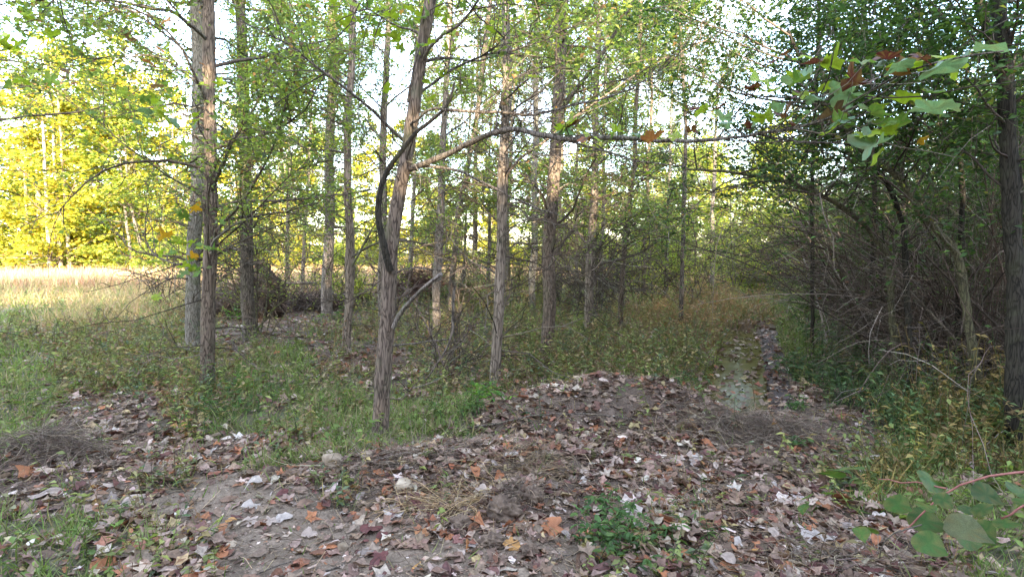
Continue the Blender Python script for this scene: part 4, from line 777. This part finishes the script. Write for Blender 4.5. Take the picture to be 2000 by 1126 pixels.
stick('thin stick on the soil right of the large clod', [(1080, 1098), (1110, 1085), (1150, 1080)], .004)
# broad-leaved vine at the lower right with red stems
vr = thing('vine_plant', 'broad leaved vine with red stems at the lower right corner', 'plant', G(1990, 1080)); M_RED = rock_mat('red_stem', (.20, .07, .06), (.34, .14, .11))
limb(vr, [P(2040, 918, 2.3), P(1960, 925, 2.32), P(1890, 938, 2.35), P(1848, 953, 2.38), P(1815, 985, 2.4), P(1785, 1012, 2.42), P(1765, 1040, 2.4)], .006, .003, M_RED, 'stem')
limb(vr, [P(1848, 953, 2.38), P(1800, 943, 2.45), P(1760, 940, 2.5), P(1715, 935, 2.6)], .004, .002, M_RED, 'stem')
limb(vr, [P(2040, 975, 2.2), P(1990, 992, 2.22), P(1955, 1012, 2.25)], .005, .004, M_RED, 'stem')
limb(vr, [P(1800, 1024, 2.3), P(1760, 1035, 2.3), P(1725, 1050, 2.32), P(1718, 1090, 2.35)], .003, .002, M_STRAW, 'stem')
bigT.append(lobed('ellipse', 91, 18, 2)); bigT.append(lobed('ellipse', 92, 18, 2)); VT = [len(bigT) - 1, len(bigT) - 2]
for i in VT: bigT[i][0][:, 1] *= 1.35; bigT[i][0][:, 2] *= .35
VC = {'v': (.045, .105, .022), 'w': (.07, .14, .03), 'k': (.13, .15, .075), 'x': (.035, .08, .018)}
for px, py, s, c, az in [(1685, 915, 75, 'w', 3.0), (1735, 975, 62, 'v', 4.9), (1775, 1005, 70, 'v', 5.6), (1795, 990, 46, 'w', .3), (1790, 1045, 62, 'v', 5.0), (1850, 1015, 80, 'k', 5.3), (1905, 1020, 66, 'v', 4.6), (1870, 1055, 66, 'w', .1),
      (1795, 935, 66, 'v', .2), (1840, 940, 50, 'w', .8), (1900, 950, 60, 'x', 5.6), (1920, 985, 50, 'x', 4.0), (1965, 950, 66, 'v', 6.0), (1985, 975, 60, 'w', 5.0), (1700, 1005, 62, 'v', 2.6), (1680, 1030, 40, 'w', 4.4), (1715, 1040, 44, 'w', 2.4), (1650, 930, 50, 'v', 2.8),
      (1630, 965, 36, 'w', 3.3), (1590, 965, 36, 'w', 2.8), (1570, 985, 34, 'v', 4.2), (1830, 965, 40, 'x', 4.8), (1950, 1060, 60, 'v', 1.0), (1880, 1000, 40, 'x', .5), (1940, 1020, 44, 'v', 5.5)]:
    big_leaf(vr, P(px, py, 2.35 + random.uniform(-.1, .25)), s * 2.35 / F_PX * .95, c, (random.gauss(.5, .25), random.gauss(.2, .2)), az, kinds=VT, cols=VC)
# young plants that stand out
def plant(label, px, py, n, h, ls, palette, spread=.06, wr=(.3, .5), name='young_plant'):
    b = G(px, py); r = thing(name, label, 'plant', b, 'young green plants'); base = b + np.stack([rng.normal(0, spread, n), rng.normal(0, spread, n), np.zeros(n)], 1)
    st = grow(base, U(0, 6.28, n), U(.8, 1.5, n), U(.6, 1.1, n) * h, 6, U(-.8, 0, n), .12); g = Geo(); tubes(g, st, np.linspace(1, .5, 6)[None] * np.full((n, 1), .002 + .0002 * b[1]), 4, pal(palette, n) * .8); g.build('stems', M_GRASS, r, stuff=True)
    m_ = n * 9; p, a, e, i = sample(st, m_, .2, 1.02); L = U(.6, 1.2, m_) * ls; g = Geo(); leaves(g, p, hdir(m_, .05, .25), ndir(m_, .4), L, L * U(*wr, m_), OVAL, pal(palette, m_, .15)); g.build('leaves', M_LEAF, r, stuff=True)
BRT = [(.16, .30, .04, 2), (.10, .22, .05, 2)]; MID = [(.085, .16, .05, 3), (.12, .20, .06, 2), (.06, .11, .04, 1)]
plant('bright green seedlings at the foot of the shaggy centre trunk', 950, 790, 14, .22, .07, BRT, .12)
plant('feathery green plant right of the leaning tree', 905, 815, 18, .26, .06, MID, .12, (.15, .25))
plant('dark green leafy plant near the bottom edge right of centre', 1180, 1080, 22, .22, .055, MID, .10, (.35, .55))
plant('upright green weeds at the lower centre right', 1290, 1050, 22, .2, .05, MID, .16, (.2, .35))
plant('small leafy plant on the litter above the lower weeds', 1200, 1000, 12, .16, .05, MID, .08)
plant('fern like plant at the left of the grassy tree foot', 450, 815, 34, .3, .06, MID, .2, (.18, .3))
plant('yellow green plant right of the front twin trunk', 480, 765, 12, .24, .07, BRT, .08)
plant('leafy sprout at the foot of the tall straight trunk', 645, 625, 14, .35, .1, BRT, .15)
plant('dark leafy plant under the bent stems at right', 1745, 680, 26, .55, .09, FERN, .25, (.4, .6))
plant('broad leaved plants on the bank right of the puddle', 1600, 745, 34, .35, .08, FERN, .35, (.35, .6))
plant('green leafy weeds below the thicket at right', 1850, 760, 34, .4, .09, FERN, .35, (.25, .4))
plant('yellowing tall weeds right of the mound', 1800, 850, 44, .42, .08, YEL, .3, (.18, .3))
plant('pale leaved plant at the right edge above the vine', 1960, 850, 20, .35, .10, FERN, .18, (.35, .5))
plant('green weeds hanging over the left bank of the puddle', 1310, 745, 24, .2, .05, MID, .22, (.3, .5))
plant('small sprout at the right foot of the mound', 1550, 800, 8, .14, .07, MID, .05)
plant('single sprout on the bank right of centre', 1555, 870, 5, .12, .06, MID, .03)
plant('leafy plant in front of the trunk with ivy', 470, 625, 16, .4, .08, BRT, .15)
plant('grassy weeds left of the bare path', 60, 800, 40, .3, .07, GREENS, .3, (.12, .25))

# ------------------------------------------------------------------ single fallen leaves, the largest in view
random.seed(21); rng = np.random.default_rng(99)
FL = {'pale tan': (.38, .30, .25), 'cream white': (.44, .38, .335), 'rust orange': (.36, .15, .07), 'maroon': (.12, .042, .038), 'dull brown': (.20, .125, .085), 'pinkish brown': (.30, .205, .165), 'golden orange': (.45, .24, .08), 'grey brown': (.27, .22, .19)}
KINDS = [('sycamore', 'lobed'), ('oak', 'ragged'), ('ellipse', 'oval')]
ftT = {kd: [lobed(kd, 200 + i + j * 10, 18 if kd != 'ellipse' else 14, 2) for i in range(5)] for j, (kd, _) in enumerate(KINDS)}
SPEC = [(1235, 1008, 40, 'cream white', 0), (1080, 1035, 46, 'rust orange', 0), (1048, 1040, 30, 'cream white', 2), (497, 955, 28, 'cream white', 2), (490, 995, 36, 'cream white', 0), (362, 1095, 36, 'rust orange', 0), (60, 925, 44, 'rust orange', 0), (130, 910, 40, 'pale tan', 1), (1590, 1055, 60, 'cream white', 0), (1660, 880, 30, 'pale tan', 0), (1540, 985, 40, 'pale tan', 0), (1415, 1020, 50, 'maroon', 0), (1430, 1108, 36, 'rust orange', 0), (1535, 1112, 36, 'rust orange', 2), (1175, 1105, 34, 'golden orange', 1), (1000, 1065, 30, 'golden orange', 0), (1050, 1085, 32, 'maroon', 1), (940, 1025, 34, 'rust orange', 2), (905, 1010, 26, 'maroon', 2), (770, 1008, 36, 'cream white', 0), (675, 1005, 22, 'cream white', 0), (725, 1037, 40, 'maroon', 0), (740, 1098, 44, 'maroon', 1), (430, 1085, 44, 'rust orange', 0), (205, 1110, 50, 'rust orange', 0), (350, 850, 42, 'golden orange', 0), (550, 1015, 36, 'cream white', 1), (740, 925, 24, 'rust orange', 2), (765, 882, 26, 'golden orange', 0), (1000, 890, 24, 'cream white', 1), (1820, 1085, 50, 'pale tan', 0), (1695, 935, 34, 'cream white', 2), (1885, 905, 32, 'pale tan', 0), (640, 1072, 34, 'rust orange', 2), (415, 882, 20, 'cream white', 0), (1095, 1000, 20, 'cream white', 1), (1290, 930, 26, 'rust orange', 0), (255, 985, 40, 'pale tan', 2), (90, 970, 50, 'pale tan', 1), (560, 980, 30, 'pinkish brown', 0)]
cand = []
while len(cand) < 262:
    d = math.exp(random.uniform(math.log(2.35), math.log(4.6))); a = math.radians(random.uniform(-43, 43)); x, y = d * math.sin(a), d * math.cos(a)
    k = chr(int(cover(np.array([x]), np.array([y]))[0])); pr = {'l': 1, 's': .4, 'm': .55, 'g': .16, 'y': .06, 'w': .1, 'f': .1}.get(k, .05)
    if random.random() > pr: continue
    px, py = proj(x, y, float(height(x, y)))
    if not (-20 < px < 2020 and py < 1150) or any(abs(px - q[0]) < 12 and abs(py - q[1]) < 9 for q in cand): continue
    c = random.choices(list(FL), [3.5, 1.2, 2.2, 2, 3.6, 2.5, .8, 2.6])[0]
    cand.append((float(px), float(py), random.uniform(.04, .095) * F_PX / y, c, random.choice([0, 0, 1, 2, 2])))
allf = [(*s_, True) for s_ in SPEC] + [(*c, False) for c in cand]
LM = [((95, 880), 'the matted clump at left'), ((650, 892), 'the large tan stone'), ((790, 940), 'the pale cream stone'), ((880, 985), 'the golden straw'), ((985, 985), 'the large soil clod'), ((739, 868), 'the foot of the leaning tree'), ((1180, 1080), 'the dark green leafy plant'), ((1290, 1050), 'the upright green weeds'), ((1160, 790), 'the crest of the mound'), ((1530, 850), 'the right shoulder of the mound'), ((1725, 885), 'the stone right of the mound'), ((1790, 1010), 'the red stemmed vine'), ((150, 1060), 'the lower left grass patch'), ((560, 1095), 'the bottom left twig'), ((330, 900), 'the leafy rut at left'), ((1400, 930), 'the open litter right of centre'), ((1600, 1060), 'the lower right wet soil'), ((450, 990), 'the bare soil path'), ((1040, 905), 'the brown straw heap')]
LM_t = [t for _, t in LM]; groups = {}
for f in allf:
    j = min(range(len(LM)), key=lambda q: math.hypot(f[0] - LM[q][0][0], (f[1] - LM[q][0][1]) * 1.6)); groups.setdefault((j, f[3], KINDS[f[4]][1]), []).append(f)
fm = {}
for (j, c, kn), lst in groups.items():
    lst.sort(key=lambda f: f[0]); n_ = len(lst)
    for q, f in enumerate(lst):
        px, py, s, c, ki, sp_ = f; kd = KINDS[ki][0]; p = G(px, py); dx = px - LM[j][0][0]; dy = py - LM[j][0][1]
        if n_ == 1: lab = f'{c} {kn} fallen leaf lying near {LM_t[j]}'
        elif n_ == 2: lab = f'{c} {kn} fallen leaf near {LM_t[j]}, {"left" if q == 0 else "right"} of two'
        else: lab = f'{c} {kn} fallen leaf near {LM_t[j]}, {"leftmost" if q == 0 else "rightmost" if q == n_ - 1 else ORD[q] + " from left"} leaf'
        key = (kd, c, random.randrange(5))
        if key not in fm:
            T = ftT[kd][key[2]]; g = Geo(); g.v = [T[0]]; g.f = [T[1]]; r_ = np.random.default_rng(len(fm)); cc = np.array(FL[c])[None] * (1 + .16 * r_.normal(size=(len(T[0]), 1))) * (1 - .25 * (np.linalg.norm(T[0][:, :2], axis=1)[:, None] < .1)); g.c = [cc]; fm[key] = g.mesh('fallen_leaf', M_LITTER, True)
        o = bpy.data.objects.new('fallen_leaf', fm[key]); C.objects.link(o); e_ = .05
        nx_ = -(float(height(p[0] + e_, p[1])) - float(height(p[0] - e_, p[1]))) / (2 * e_); ny_ = -(float(height(p[0], p[1] + e_)) - float(height(p[0], p[1] - e_))) / (2 * e_)
        nv = Vector((nx_ + random.gauss(0, .22), ny_ + random.gauss(-.12, .22), 1)).normalized(); rot = nv.to_track_quat('Z', 'Y') @ Matrix.Rotation(random.uniform(0, 6.28), 4, 'Z').to_quaternion()
        o.rotation_euler = rot.to_euler(); o.location = (float(p[0]), float(p[1]), float(p[2]) + .006); sc = s * p[1] / F_PX * 1.15; o.scale = (sc, sc, sc * random.uniform(.5, 1.15))
        tag(o, lab, 'fallen leaf', 'single fallen leaves on the soil')
